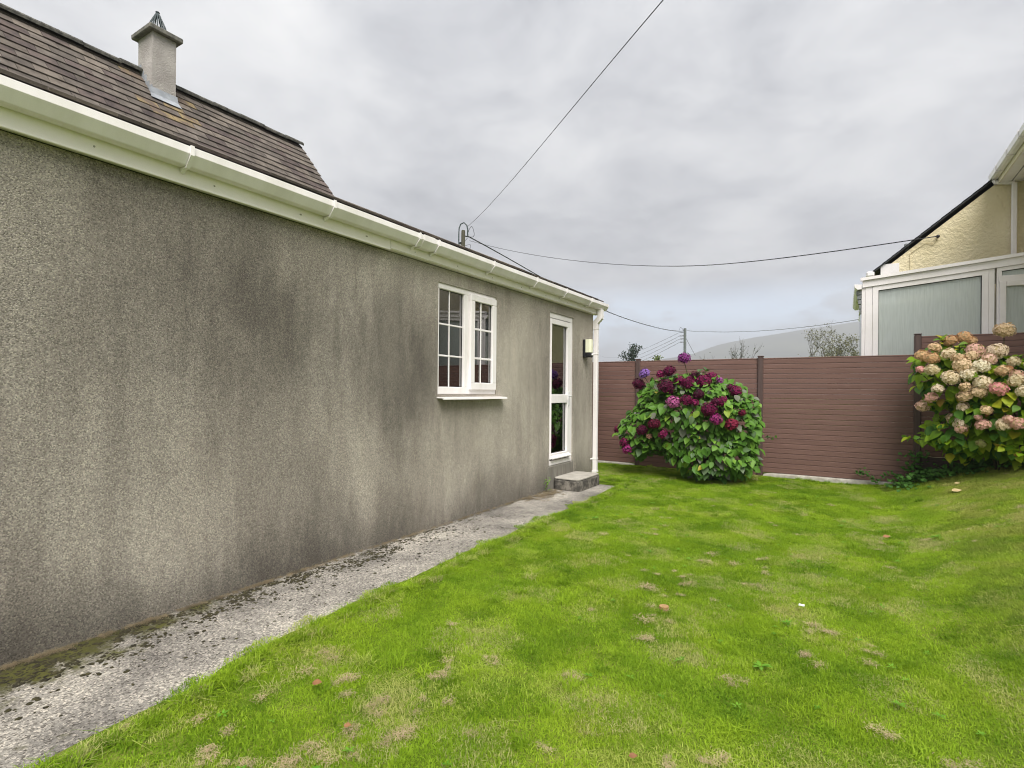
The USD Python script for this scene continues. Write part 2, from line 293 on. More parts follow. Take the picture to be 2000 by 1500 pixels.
mat("straw_dry", (0.33, 0.25, 0.14), (0.50, 0.385, 0.24), scale=25, rough=0.9, rand=0.15)
mat("path_debris", (0.13, 0.10, 0.06), (0.27, 0.215, 0.13), scale=12, rough=0.95, rand=0.2)
mat("moss_clump", (0.020, 0.017, 0.010), (0.055, 0.048, 0.018), scale=30, rough=1.0, bump=0.6, bscale=200, rand=0.3)
mat("bark", (0.05, 0.045, 0.038), (0.11, 0.10, 0.085), scale=8, rough=0.95)
mat("stem", (0.06, 0.05, 0.025), (0.10, 0.10, 0.04), scale=8, rough=0.8)
mat("autumn_leaf", (0.17, 0.075, 0.030), (0.26, 0.13, 0.055), scale=20, rough=0.7)
mat("pale_leaf", (0.40, 0.30, 0.14), (0.47, 0.37, 0.20), scale=20, rough=0.7)
mat("stump_wood", (0.30, 0.17, 0.075), (0.38, 0.24, 0.11), scale=20, rough=0.8)
mat("paper_white", (0.8, 0.8, 0.8), rough=0.7)
leafmat("hydrangea_leaf", [(0.0, (0.030, 0.080, 0.010)), (0.3, (0.065, 0.165, 0.018)), (0.65, (0.115, 0.245, 0.028)), (0.95, (0.17, 0.31, 0.04)), (0.985, (0.22, 0.30, 0.03)), (1.0, (0.34, 0.28, 0.04))], trans=0.25, rough=0.5, spec=0.25)
leafmat("hydrangea_leaf_grey", [(0.0, (0.045, 0.085, 0.030)), (0.5, (0.085, 0.150, 0.055)), (0.85, (0.14, 0.15, 0.11)), (1.0, (0.10, 0.055, 0.055))], trans=0.12, rough=0.5, spec=0.25)
leafmat("hydrangea_leaf_yellow", [(0.0, (0.080, 0.180, 0.008)), (0.35, (0.190, 0.320, 0.012)), (0.75, (0.32, 0.400, 0.02)), (0.93, (0.42, 0.37, 0.03)), (1.0, (0.32, 0.14, 0.06))], trans=0.3, rough=0.5, spec=0.25)
leafmat("ivy_leaf", [(0.0, (0.025, 0.075, 0.012)), (0.6, (0.060, 0.155, 0.022)), (1.0, (0.11, 0.23, 0.035))], trans=0.2, rough=0.5, spec=0.25)
leafmat("weed_leaf", [(0.0, (0.10, 0.25, 0.02)), (1.0, (0.18, 0.36, 0.035))], trans=0.25, rough=0.7, spec=0.15)
leafmat("far_leaf_dark", [(0.0, (0.025, 0.045, 0.03)), (1.0, (0.06, 0.085, 0.05))], trans=0.15)
leafmat("far_leaf_green", [(0.0, (0.05, 0.085, 0.02)), (1.0, (0.13, 0.17, 0.04))], trans=0.2)
leafmat("far_leaf_brown", [(0.0, (0.05, 0.045, 0.03)), (0.6, (0.09, 0.085, 0.04)), (1.0, (0.13, 0.13, 0.05))], trans=0.15)
PET = {"d": [(0, (0.045, 0.001, 0.016)), (0.55, (0.120, 0.003, 0.042)), (0.9, (0.21, 0.010, 0.075)), (0.94, (0.25, 0.03, 0.08)), (0.97, (0.62, 0.38, 0.24)), (1, (0.6, 0.36, 0.2))],
       "r": [(0, (0.055, 0.001, 0.012)), (0.6, (0.14, 0.004, 0.03)), (0.9, (0.24, 0.018, 0.05)), (0.97, (0.55, 0.25, 0.15)), (1, (0.55, 0.25, 0.15))],
       "k": [(0, (0.20, 0.012, 0.10)), (0.6, (0.38, 0.045, 0.21)), (1, (0.58, 0.26, 0.42))],
       "p": [(0, (0.16, 0.018, 0.14)), (0.5, (0.34, 0.075, 0.30)), (0.8, (0.50, 0.19, 0.42)), (1, (0.62, 0.42, 0.58))],
       "l": [(0, (0.15, 0.06, 0.30)), (0.5, (0.28, 0.15, 0.46)), (1, (0.50, 0.38, 0.62))]}
PET2 = {"c": [(0, (0.58, 0.40, 0.24)), (0.4, (0.74, 0.58, 0.38)), (0.88, (0.80, 0.71, 0.53)), (1, (0.64, 0.36, 0.28))],
        "o": [(0, (0.52, 0.29, 0.14)), (0.5, (0.68, 0.45, 0.25)), (1, (0.76, 0.58, 0.38))],
        "k": [(0, (0.66, 0.34, 0.29)), (0.4, (0.76, 0.53, 0.43)), (0.88, (0.80, 0.66, 0.51)), (1, (0.66, 0.24, 0.26))],
        "w": [(0, (0.58, 0.48, 0.28)), (0.5, (0.72, 0.62, 0.42)), (0.9, (0.78, 0.72, 0.54)), (1, (0.66, 0.38, 0.32))],
        "g": [(0, (0.22, 0.24, 0.07)), (1, (0.42, 0.42, 0.16))]}
for k, r in PET.items(): leafmat("petal_" + k, r, trans=0.15, rough=0.6, spec=0.2)
for k, r in PET2.items(): leafmat("dry_petal_" + k, r, trans=0.15, rough=0.75, spec=0.15)
mat("flower_core_dark", (0.020, 0.004, 0.008), rough=0.9)
mat("flower_core_pale", (0.42, 0.33, 0.17), rough=0.9)
leafmat("grass_blade", [(0.0, (0.042, 0.100, 0.008)), (0.25, (0.135, 0.240, 0.014)), (0.55, (0.255, 0.375, 0.026)), (0.80, (0.35, 0.48, 0.04)), (0.90, (0.50, 0.46, 0.18)), (1.0, (0.54, 0.43, 0.27))], trans=0.30, rough=0.6, spec=0.12,
        pos_scale=1.9, pos_ramp=[(0.30, (0.125, 0.265, 0.010)), (0.45, (0.215, 0.365, 0.016)), (0.58, (0.275, 0.420, 0.016)), (0.76, (0.38, 0.43, 0.06))], pos_fac=0.45, bank=True)
usdkit.material(stage, "/World/Looks/lawn_ground", {
    "geo": ("geometry", {}), "n": ("noise_texture", {"scale": 1.5, "detail": 4.0, "roughness": 0.6}), "f": ("noise_texture", {"scale": 90.0, "detail": 3.0, "roughness": 0.7}), "a": ("mix_float", {"fac": 0.5}),
    "r": ("rgb_ramp", {"ramp": [(0.33, (0.055, 0.085, 0.010)), (0.5, (0.11, 0.165, 0.014)), (0.70, (0.24, 0.215, 0.07))]}), "p": ("principled_bsdf", {"roughness": 1.0, "specular_ior_level": 0.1})},
    [("geo.position", "n.vector"), ("geo.position", "f.vector"), ("n.fac", "a.a"), ("f.fac", "a.b"), ("a.result", "r.fac"), ("r.color", "p.base_color")], surface="p.BSDF")
mat("hill_grass", (0.045, 0.055, 0.03), (0.09, 0.10, 0.05), scale=0.01, rough=1.0, spec=0.0)
def pane(name, ior, tint=(0.92, 0.96, 0.94)):
    usdkit.material(stage, "/World/Looks/" + name, {"fr": ("fresnel", {"IOR": ior}), "t": ("transparent_bsdf", {"color": tint}), "g": ("glossy_bsdf", {"color": (1, 1, 1), "roughness": 0.0, "distribution": "ggx"}), "m": ("mix_closure", {})},
                    [("fr.fac", "m.fac"), ("t.BSDF", "m.closure1"), ("g.BSDF", "m.closure2")], surface="m.closure")
pane("window_glass", 3.0)
usdkit.material(stage, "/World/Looks/obscure_glass", {
    "geo": ("geometry", {}), "mp": ("mapping", {"scale": (60, 60, 4)}), "n": ("noise_texture", {"scale": 1.0, "detail": 3.0}), "r": ("rgb_ramp", {"ramp": [(0.35, (0.72, 0.79, 0.75)), (0.65, (0.84, 0.91, 0.87))]}),
    "bu": ("bump", {"strength": 0.6, "distance": 0.01}), "d": ("translucent_bsdf", {}), "d2": ("refraction_bsdf", {"roughness": 0.35, "IOR": 1.05, "color": (0.9, 0.95, 0.93)}), "m0": ("mix_closure", {"fac": 0.68}), "df": ("diffuse_bsdf", {}), "m1": ("mix_closure", {"fac": 0.45}),
    "g": ("glossy_bsdf", {"roughness": 0.22}), "lw": ("fresnel", {"IOR": 1.9}), "m": ("mix_closure", {})},
    [("geo.position", "mp.vector"), ("mp.vector", "n.vector"), ("n.fac", "r.fac"), ("r.color", "d.color"), ("n.fac", "bu.height"), ("bu.normal", "g.normal"), ("bu.normal", "d2.normal"), ("d.BSDF", "m0.closure1"), ("d2.BSDF", "m0.closure2"), ("r.color", "df.color"), ("m0.closure", "m1.closure1"), ("df.BSDF", "m1.closure2"), ("m1.closure", "m.closure1"), ("g.BSDF", "m.closure2"), ("lw.fac", "m.fac")], surface="m.closure")
usdkit.material(stage, "/World/Looks/haze", {"v": ("principled_volume", {"color": (0.93, 0.95, 1.0), "density": 0.00072, "anisotropy": 0.2})}, [], volume="v.volume")

# ---------------------------------------------------------------- ground, path, hills
EDGE_Y, EDGE_X = [-1.5, .7, 1.5, 2.3, 4.3, 7.3], [-2.10, -2.27, -2.39, -2.465, -2.55, -2.58]
def sp(x, k): return k * np.log1p(np.exp(np.clip(x / k, -40, 40)))
def gz(x, y):
    x, y = np.asarray(x, float), np.asarray(y, float)
    b = 0.46 * sp(x - 0.50, 0.09)
    b = 1.3 * (1 - np.exp(-b / 1.3))
    back = 0.075 * np.clip((y - 5.8) / 2.9, 0, 1) ** 1.3
    lump = 0.020 * (meshkit.noise(np.stack([x * 1.7, y * 1.7, x * 0], -1)) - .5) + 0.012 * (meshkit.noise(np.stack([x * 5, y * 5, x * 0], -1), 3) - .5)
    z = 0.02 + b + back + lump
    inpath = np.clip((np.interp(y, EDGE_Y, EDGE_X) - .08 - x) / 0.12, 0, 1) * np.clip((7.26 - y) / 0.12, 0, 1)
    z = z * (1 - inpath) + inpath * (-0.04)
    far = np.clip((np.hypot(x, y) - 14) / 40, 0, 1)
    return z * (1 - far) + far * (-0.6)
ax = np.unique(np.concatenate([np.geomspace(6, 6000, 34) * -1, np.arange(-6, 4.4, 0.1), np.geomspace(4.5, 6000, 34)]))
ay = np.unique(np.concatenate([np.geomspace(1.5, 6000, 34) * -1, np.arange(-1.4, 9.2, 0.1), np.geomspace(9.3, 6000, 34)]))
X, Y = np.meshgrid(ax, ay, indexing="ij")
def grid(X, Y, Z):
    n, m = X.shape; v = np.stack([X, Y, Z], -1).reshape(-1, 3); i = np.arange(n * m).reshape(n, m)
    return v, np.stack([i[:-1, :-1], i[1:, :-1], i[1:, 1:], i[:-1, 1:]], -1).reshape(-1, 4)
put("/World", "ground", grid(X, Y, gz(X, Y)), "lawn_ground", smooth=True, label="uneven lawn ground rising to a bank on the right", cat="ground", kind="structure")

EDGE_Y, EDGE_X = [-1.5, .7, 1.5, 2.3, 4.3, 7.3], [-2.10, -2.27, -2.39, -2.465, -2.55, -2.58]
# path: concrete strip with a ragged right-hand edge
py_ = np.arange(-1.5, 7.27, 0.06); cols = np.linspace(0, 1, 14)
edge = np.interp(py_, EDGE_Y, EDGE_X) + 0.022 * (meshkit.noise(np.stack([py_ * 2.3, py_ * 0, py_ * 0], -1), 7) - .5)
PX = -3.40 + (edge[:, None] + 3.40) * cols[None]; PY = np.repeat(py_[:, None], 14, 1) + 0.03 * (meshkit.noise(np.stack([PX * 4, PX * 0, PX * 0], -1), 9) - .5) * (py_[:, None] > 7.2)
PZ = 0.006 * (meshkit.fbm(np.stack([PX * 3, PY * 3, PX * 0], -1), 3, 5) - .5)
v, f = grid(PX, PY, PZ)
n0 = len(v); rim = np.concatenate([np.arange(len(py_)) * 14 + 13, (len(py_) - 1) * 14 + np.arange(12, -1, -1)])
v = np.vstack([v, v[rim] - [0, 0, .07]])
f = np.vstack([f, [[rim[i], n0 + i, n0 + i + 1, rim[i + 1]] for i in range(len(rim) - 1)]])
put("/World", "path", (v, f), "path_concrete", smooth=40, label="weathered concrete path along the foot of the grey house wall", cat="path", kind="structure")

# hills: a moor far behind the fence, in the haze
azs = np.radians(np.linspace(-75, 75, 181)); rs = np.linspace(1500, 3300, 26)
def ridge(a):
    return np.interp(np.degrees(a), [-75, -45, -24, -21, -16.4, -13.4, -11, -8.7, -6.4, -2.1, 1.5, 8, 20, 40, 75], [2.0, 2.6, 3.1, 3.3, 3.4, 3.9, 4.8, 5.25, 5.6, 6.15, 6.55, 6.9, 6.2, 4.5, 3.0])
A, Rr = np.meshgrid(azs, rs, indexing="ij")
t = np.clip((Rr - 1500) / 1000, 0, 1); prof = (t * t * (3 - 2 * t)) * np.where(Rr > 2500, 1 - .25 * (Rr - 2500) / 800, 1)
Hh = np.tan(np.radians(ridge(A))) * 2500 * prof + 5 * (meshkit.fbm(np.stack([A * 60, Rr / 150, A * 0], -1), 4, 2) - .5) * t - 2.0 * (1 - t) - 1.0
put("/World", "hills", grid(np.sin(A) * Rr, np.cos(A) * Rr, Hh), "hill_grass", smooth=True, label="grey moorland hill fading into haze behind the fence", cat="hills", kind="structure")

# ---------------------------------------------------------------- bungalow (the grey house on the left)
W = -3.36; YC0, YC1 = -2.2, 7.78
house = thing("bungalow", "long grey pebble-dashed bungalow with brown tiled roof, white gutter and white door", "house")
def mbox(x0, x1, y0, y1, z0, z1):
    v, f = boxvf(x0, x1, y0, y1, z0, z1); return manifold3d.Manifold(manifold3d.Mesh(V(v, np.float32), V(np.vstack([f[:, [0, 1, 2]], f[:, [0, 2, 3]]]), np.uint32)))
win = (4.03, 5.055, 1.285, 2.38); dor = (6.345, 7.07, 0.32, 2.392)
shell = mbox(-6.4, W, YC0, YC1, -0.3, 2.52) - mbox(-6.15, W - .26, YC0 + .25, YC1 - .25, -0.05, 2.42)
shell = shell - mbox(W - .3, W + .1, win[0], win[1], win[2], win[3]) - mbox(W - .3, W + .1, dor[0], dor[1], dor[2], dor[3]) - mbox(W - .3, W + .1, dor[0] - .03, dor[1] + .03, -.2, dor[2])
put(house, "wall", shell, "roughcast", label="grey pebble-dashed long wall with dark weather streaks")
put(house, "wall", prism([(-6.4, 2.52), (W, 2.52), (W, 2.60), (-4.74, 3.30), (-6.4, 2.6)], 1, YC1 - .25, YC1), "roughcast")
mb = MB(); mb.box(-6.14, -6.10, YC0 + .27, YC1 - .27, .0, 2.41); mb.box(-6.1, W - .27, 5.95, 6.0, 0, 2.41); mb.box(-6.1, W - .27, 3.1, 3.15, 0, 2.41); put(house, "room_wall", mb, "room_wall")
put(house, "room_floor", MB().box(-6.14, W - .27, YC0 + .26, YC1 - .26, 0.0, .03), "room_floor")
put(house, "threshold", MB().box(W - .2, W + .004, dor[0] - .03, dor[1] + .03, -.02, dor[2] - .003, .012), "plinth_concrete")
# fascia boards with screws, soffit
FX = W + .06
for a, b in ((YC0, 3.326), (3.330, YC1 + .085)):
    fa = put(house, "fascia", MB().box(FX - .014, FX, a, b, 2.535 - .003 * (4 - a), 2.70, .003), "fascia_plastic")
    for yy in np.arange(a + .3, b, .62):
        for zz in (2.565, 2.625):
            put(fa, "screw", MB().tube([[FX - .001, yy + rng.normal(0, .008), zz], [FX + .003, yy, zz]], .0055, 6), "screw_head")
put(house, "soffit", MB().box(W - .01, FX - .0145, YC0, YC1 + .08, 2.528, 2.540), "fascia_plastic")
put(house, "fascia_end_cap", MB().box(W - .02, FX + .004, YC1 + .083, YC1 + .098, 2.535, 2.70, .003), "white_plastic")
# gutter: square-line channel with brackets and joints
gx0, gx1, gz0, gz1 = FX + .002, FX + .112, 2.604, 2.705
GE = 8.27
prof = [(gx0, gz1 - .01), (gx0, gz0 + .012), (gx0 + .012, gz0), (gx1 - .050, gz0), (gx1 - .040, gz0 + .004), (gx1 - .004, gz1 - .048), (gx1, gz1 - .042), (gx1, gz1), (gx1 - .008, gz1), (gx1 - .008, gz1 - .040), (gx1 - .045, gz0 + .010), (gx0 + .014, gz0 + .008), (gx0 + .008, gz1 - .01)]
gut = put(house, "gutter", prism(prof, 1, YC0, 7.98), "white_plastic")
put(gut, "gutter_stop", prism([(gx0, gz1 - .01), (gx0, gz0 + .012), (gx0 + .012, gz0), (gx1 - .045, gz0), (gx1 - .002, gz1 - .046), (gx1, gz1)], 1, 7.985, 8.0), "white_plastic")
def bracket(y, w=.022):
    o = .006
    p = [(gx0 + .004, gz0 - .03), (gx0 + .004, gz0 - .003), (gx1 - .046, gz0 - .003), (gx1 + .003, gz1 - .048), (gx1 + .003, gz1 + .004), (gx1 + o + .004, gz1 + .004), (gx1 + o + .004, gz1 - .052), (gx1 - .042, gz0 - .013), (gx0 + .03, gz0 - .013)]
    put(gut, "gutter_bracket", prism(p, 1, y - w / 2, y + w / 2), "white_plastic")
for y in (-1.4, -.4, .6, 1.63, 2.64, 3.57, 3.83, 4.75, 5.69, 6.5, 7.33): bracket(y)
p = [(gx0 + .003, gz0 - .006), (gx1 - .044, gz0 - .006), (gx1 + .005, gz1 - .048), (gx1 + .005, gz1 + .003), (gx1 + .001, gz1 + .003), (gx1 + .001, gz1 - .045), (gx1 - .047, gz0 - .001), (gx0 + .003, gz0 - .001)]
for ya, yb in ((3.62, 3.77), (7.36, 7.42)): put(gut, "gutter_joint", prism(p, 1, ya, yb), "white_plastic")
# downpipe at the corner, with a swan neck
DP = .033
dx, dy = W + .045, 7.80
dn = MB()
dn.box(dx - DP, dx + DP, dy - DP, dy + DP, .055, 2.36, .006)
down = put(house, "downpipe", dn, "white_plastic")
sw = MB()
hx = (gx0 + gx1) / 2
sw.add(*prism([(dx - .037, 2.30), (dx + .037, 2.30), (dx + .037, 2.385), (hx + .037, 2.46), (hx + .037, 2.60), (hx - .037, 2.60), (hx - .037, 2.50), (dx - .037, 2.425)], 1, dy - .037, dy + .037))
put(house, "downpipe_offset", sw, "white_plastic")
for zz in (0.28, 1.915):
    c = MB(); c.box(dx - DP - .004, dx + DP + .004, dy - DP - .004, dy + DP + .004, zz - .012, zz + .012, .002); c.box(W - .002, dx - DP, dy - .085, dy + .085, zz - .010, zz + .010, .002); put(down, "pipe_clip", c, "white_plastic")
put(house, "downpipe_shoe", prism([(dx - .038, .10), (dx - .038, .045), (dx - .02, .02), (dx + .05, .012), (dx + .065, .03), (dx + .038, .06), (dx + .038, .10)], 1, dy - .038, dy + .038), "white_plastic")
# window
WX = W - .012
ya, yb, za, zb = win
wn = MB(); d0, d1 = WX - .06, WX
wn.box(d0, d1, ya, yb, za, za + .075, .004); wn.box(d0, d1, ya, yb, zb - .055, zb, .004); wn.box(d0, d1, ya, ya + .033, za + .076, zb - .056, .004); wn.box(d0, d1, yb - .04, yb, za + .076, zb - .056, .004); wn.box(d0, d1, 4.47, 4.545, za + .076, zb - .056, .004)
wi = put(house, "window", wn, "white_plastic", label="white plastic window with a fixed light and an opening casement")
g = MB(); g.box(d0 + .02, d0 + .026, 4.06, 4.472, za + .07, zb - .05); put(wi, "pane", g, "window_glass")
gk = MB()
for (y0, y1, z0, z1) in ((4.063, 4.068, 1.36, 2.325), (4.463, 4.469, 1.36, 2.325), (4.063, 4.469, 1.360, 1.366), (4.063, 4.469, 2.319, 2.325)): gk.box(d0 + .027, d0 + .03, y0, y1, z0, z1)
put(wi, "gasket", gk, "black_gasket")
for (y0, y1, z0, z1) in ((4.243, 4.260, 1.362, 2.324), (4.064, 4.468, 1.975, 1.992), (4.064, 4.468, 1.662, 1.679)): put(wi, "glazing_bar", MB().box(d0 + .0262 + .001 * (z1 - z0 > .1), d0 + .034 + .001 * (z1 - z0 > .1), y0, y1, z0, z1, .003), "white_plastic")
s0, s1 = WX + .001, WX + .028
cs = MB(); cy0, cy1, cz0, cz1 = 4.548, 5.035, 1.335, 2.345
cs.box(s0 - .02, s1, cy0, cy1, cz0, cz0 + .075, .005); cs.box(s0 - .02, s1, cy0, cy1, cz1 - .070, cz1, .005); cs.box(s0 - .02, s1, cy0, cy0 + .075, cz0 + .0755, cz1 - .0705, .005); cs.box(s0 - .02, s1, cy1 - .078, cy1, cz0 + .0755, cz1 - .0705, .005)
put(wi, "casement", cs, "white_plastic")
put(wi, "pane", MB().box(s0 - .010, s0 - .004, cy0 + .06, cy1 - .06, cz0 + .06, cz1 - .06), "window_glass")
gk = MB(); a0, a1, b0, b1 = cy0 + .076, cy1 - .079, cz0 + .076, cz1 - .071
for (y0, y1, z0, z1) in ((a0, a0 + .006, b0, b1), (a1 - .006, a1, b0, b1), (a0, a1, b0, b0 + .006), (a0, a1, b1 - .006, b1)): gk.box(s0 - .003, s0, y0, y1, z0, z1)
put(wi, "gasket", gk, "black_gasket")
for (y0, y1, z0, z1) in ((4.748, 4.768, b0, b1), (a0, a1, 1.972, 1.994), (a0, a1, 1.660, 1.682)): put(wi, "glazing_bar", MB().box(s0 - .0035 + .001 * (z1 - z0 > .1), s0 + .005 + .001 * (z1 - z0 > .1), y0, y1, z0, z1, .003), "white_plastic")
put(wi, "window_sill", prism([(W - .05, 1.262), (W + .085, 1.255), (W + .088, 1.235), (W + .076, 1.235), (W + .072, 1.247), (W - .05, 1.25)], 1, ya - .01, yb + .105), "white_plastic")
# door
y0, y1, z0, z1 = dor
DX = W - .015; d0, d1 = DX - .06, DX
df = MB(); df.box(d0, d1, y0, y1, z1 - .07, z1, .004); df.box(d0, d1, y0, y0 + .045, z0 + .061, z1 - .071, .004); df.box(d0, d1, y1 - .07, y1, z0 + .061, z1 - .071, .004); df.box(d0, d1, y0, y1, z0, z0 + .06, .004)
do = put(house, "door", df, "white_plastic", label="narrow white half-glazed back door with two panes")
l0, l1 = DX - .05, DX + .012
ly0, ly1, lz0, lz1 = y0 + .050, y1 - .095, z0 + .085, z1 - .082
lf = MB(); lf.box(l0, l1, ly0, ly1, lz1 - .07, lz1, .004); lf.box(l0, l1, ly0, ly1, lz0, lz0 + .075, .004); lf.box(l0, l1, ly0, ly0 + .022, lz0 + .076, lz1 - .071, .004); lf.box(l0, l1, ly1 - .075, ly1, lz0 + .076, lz1 - .071, .004); lf.box(l0, l1, ly0 + .023, ly1 - .076, 1.165, 1.285, .004)
put(do, "door_leaf", lf, "white_plastic")
put(do, "door_gap", MB().box(d0 + .01, d1 - .008, ly1 + .002, y1 - .071, z0 + .07, z1 - .075), "black_gasket")
put(do, "door_gap", MB().box(d0 + .01, d1 - .008, y0 + .046, y1 - .072, lz1 + .001, z1 - .072), "black_gasket")
put(do, "pane", MB().box(l0 + .018, l0 + .024, ly0 + .015, ly1 - .07, 1.28, lz1 - .065), "window_glass")
put(do, "pane", MB().box(l0 + .018, l0 + .024, ly0 + .015, ly1 - .07, lz0 + .07, 1.17), "window_glass")
for (b0, b1) in ((1.286, lz1 - .071), (lz0 + .076, 1.164)):
    gk = MB(); a0, a1 = ly0 + .023, ly1 - .076
    for (p0, p1, q0, q1) in ((a0, a0 + .005, b0, b1), (a1 - .005, a1, b0, b1), (a0, a1, b0, b0 + .005), (a0, a1, b1 - .005, b1)): gk.box(l0 + .025, l0 + .028, p0, p1, q0, q1)
    put(do, "gasket", gk, "black_gasket")
hb = MB(); hb.box(l1, l1 + .012, ly1 - .055, ly1 - .025, 1.12, 1.32, .004); hb.tube([[l1 + .01, ly1 - .04, 1.262], [l1 + .05, ly1 - .04, 1.262], [l1 + .055, ly1 - .06, 1.262], [l1 + .055, ly1 - .16, 1.260]], .009, 8)
put(do, "door_handle", hb, "steel")
put(do, "weather_bar", prism([(l1 - .004, lz0 + .01), (l1 + .035, lz0 + .004), (l1 + .038, lz0 + .018), (l1 - .004, lz0 + .05)], 1, ly0 + .01, ly1 - .01), "white_plastic")

# extension roof: low pitch, ridge parallel to the wall
EX0, EZ0, EX1, EZ1 = W + .125, 2.722, -4.74, 3.385
rf = put(house, "roof", prism([(EX0 - .03, EZ0 - .015), (EX1, EZ1 - .03), (-6.6, 2.75), (-6.6, 2.62), (EX1, EZ1 - .16), (EX0 - .1, EZ0 - .06)], 1, YC0, YC1 + .10), "roof_underlay", label="low brown tiled roof behind the white gutter")
sl = unit([EX1 - EX0, 0, EZ1 - EZ0]); nr = V([sl[2] * -1, 0, sl[0]]) * -1
nr = unit(np.cross([0, 1, 0], sl)); nr = nr if nr[2] > 0 else -nr
def tile(o, s, n, y0, y1, ln, th, lift):
    """A flat tile: o lower edge point, s up-slope, n normal."""
    e = V([0, 1.0, 0]); v = []
    for yy in (y0, y1):
        for (a, h) in ((0, lift), (0, lift + th), (ln, th * .25), (ln, 0)):
            v.append(o + s * a + n * h + e * (yy - o[1]))
    return v, [[0, 1, 2, 3], [7, 6, 5, 4], [0, 4, 5, 1], [1, 5, 6, 2], [2, 6, 7, 3], [3, 7, 4, 0]]
TM = ["roof_tile", "roof_tile", "roof_tile_brown", "roof_tile_dark"]
fld = MB()
for c in range(10):
    o = V([EX0, 0, EZ0]) + sl * (c * .172)
    for k, yy in enumerate(np.arange(YC0 - (c % 2) * .145, YC1 + .1, .29)):
        m = tile(V([o[0], yy, o[2]]), sl, nr, yy + .003, min(yy + .287, YC1 + .11), .2, .014, .010 + rng.uniform(0, .006))
        if c == 0 and yy > .5: put(rf, "roof_tile", m, random.choice(TM))
        else: fld.add(*m)
put(rf, "tile_field", fld, "roof_tile", kind="stuff")
for yy in np.arange(YC0, YC1, .42):
    a = np.linspace(math.radians(25), math.radians(155), 7); b = MB()
    P1 = [(EX1 + .12 * math.cos(t), EZ1 - .055 + .085 * math.sin(t)) for t in a]; P2 = [(EX1 + .105 * math.cos(t), EZ1 - .055 + .07 * math.sin(t)) for t in a[::-1]]
    put(rf, "ridge_tile", prism(P1 + P2, 1, yy, min(yy + .412, YC1 + .1)), random.choice(["roof_tile_brown", "roof_tile"]))

# main steep roof behind
RX, RZ, RY = -9.0, 6.06, 6.60
ms = unit([RX + 7.93, 0, RZ - 4.79]); mn = unit(np.cross([0, 1, 0], ms)); mn = mn if mn[2] > 0 else -mn
ez = 2.9; exm = RX + (RZ - ez) * (-ms[0] / ms[2])
rm = put(house, "roof", prism([(exm, ez), (RX, RZ), (2 * RX - exm, ez), (2 * RX - exm, ez - .2), (RX, RZ - .2), (exm, ez - .2)], 1, -6.0, RY - .03), "roof_underlay", label="steep brown tiled main roof with the chimney on its ridge")
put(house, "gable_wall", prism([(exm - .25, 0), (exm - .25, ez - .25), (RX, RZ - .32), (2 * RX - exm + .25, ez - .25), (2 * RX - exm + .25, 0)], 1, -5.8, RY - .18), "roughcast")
GA = .168; slope_len = (RZ - ez) / ms[2]
nc = int(slope_len / GA); rest = MB(); cand = []
for c in range(nc):
    o = V([RX, 0, RZ]) - ms * ((c + 1) * GA - .02)
    off = .145 * (c % 2) + .03 * rng.uniform(-1, 1)
    for yy in np.arange(-5.9 - off, RY, .29):
        ye = min(yy + .286, RY)
        if ye - yy < .04: continue
        q = tile(V([o[0], yy, o[2] + rng.normal(0, .0012)]), ms, mn, yy + .002, ye, GA + .03, .013, .007 + rng.uniform(0, .005))
        if c <= 12 and yy > 1.75: cand.append((q, yy, o))
        else: rest.add(*q)
chx0, chx1, chy0, chy1 = -9.03, -8.60, 3.83, 4.155
for q, yy, o in cand:
    if chy0 - .2 < yy < chy1 - .09 and o[0] < chx1 - .12: rest.add(*q); continue
    near = abs(yy + .14 - (chy1 + chy0) / 2) < .48 and o[0] > chx1 - .25 and o[0] < chx1 + .42
    put(rm, "roof_tile", q, "lichen_tile" if near and rng.random() < .5 else random.choice(TM))
put(rm, "tile_field", rest, "roof_tile", kind="stuff")
for k, yy in enumerate(np.arange(-5.9, RY - .02, .45)):
    if yy > chy0 - .1 and yy < chy1: continue
    a = np.linspace(math.radians(-15), math.radians(195), 9)
    jz = RZ - .045 + rng.normal(0, .004); P1 = [(RX + .15 * math.cos(t), jz + .078 * math.sin(t)) for t in a]; P2 = [(RX + .13 * math.cos(t), jz + .060 * math.sin(t)) for t in a[::-1]]
    q = prism(P1 + P2, 1, chy1 + .02 if yy - .45 < chy1 < yy else yy, min(yy + .444, RY - .005) if not (yy < chy0 < yy + .444) else chy0 - .01)
    if yy < 1.6: continue
    put(rm, "ridge_tile", q, "ridge_mortar")
# chimney
cz1 = 6.525
def roofz(x): return RZ - (x - RX) * (ms[2] / -ms[0])
ch = put(house, "chimney", prism([(chx0, 5.9), (chx1, roofz(chx1) - .1), (chx1, cz1), (chx0, cz1)], 1, chy0, chy1), "chimney_render", label="square rendered chimney stack with a dark cap and wire cowl")
put(ch, "chimney_cap", MB().box(chx0 - .07, chx1 + .07, chy0 - .07, chy1 + .07, cz1, cz1 + .075, .012), "chimney_cap")
cc = V([(chx0 + chx1) / 2, (chy0 + chy1) / 2])
fl = MB(); fl.tube([[*cc, cz1 + .074], [*cc, cz1 + .12], [*cc, cz1 + .15]], [.20, .17, .10], 14); put(ch, "flaunching", fl, "chimney_cap")
cw = MB()
for k in range(14):
    a = k / 14 * 2 * np.pi; d = V([math.cos(a), math.sin(a)])
    cw.tube([[*(cc + d * .145), cz1 + .10], [*(cc + d * .10), cz1 + .24], [*(cc + d * .03), cz1 + .40], [*(cc + d * .012), cz1 + .43]], .0085, 5)
cw.tube([[cc[0] + .02 * math.cos(a), cc[1] + .02 * math.sin(a), cz1 + .44] for a in np.linspace(0, 2 * np.pi, 13)], .010, 6)
put(ch, "wire_cowl", cw, "cable_guard")
ap = MB()
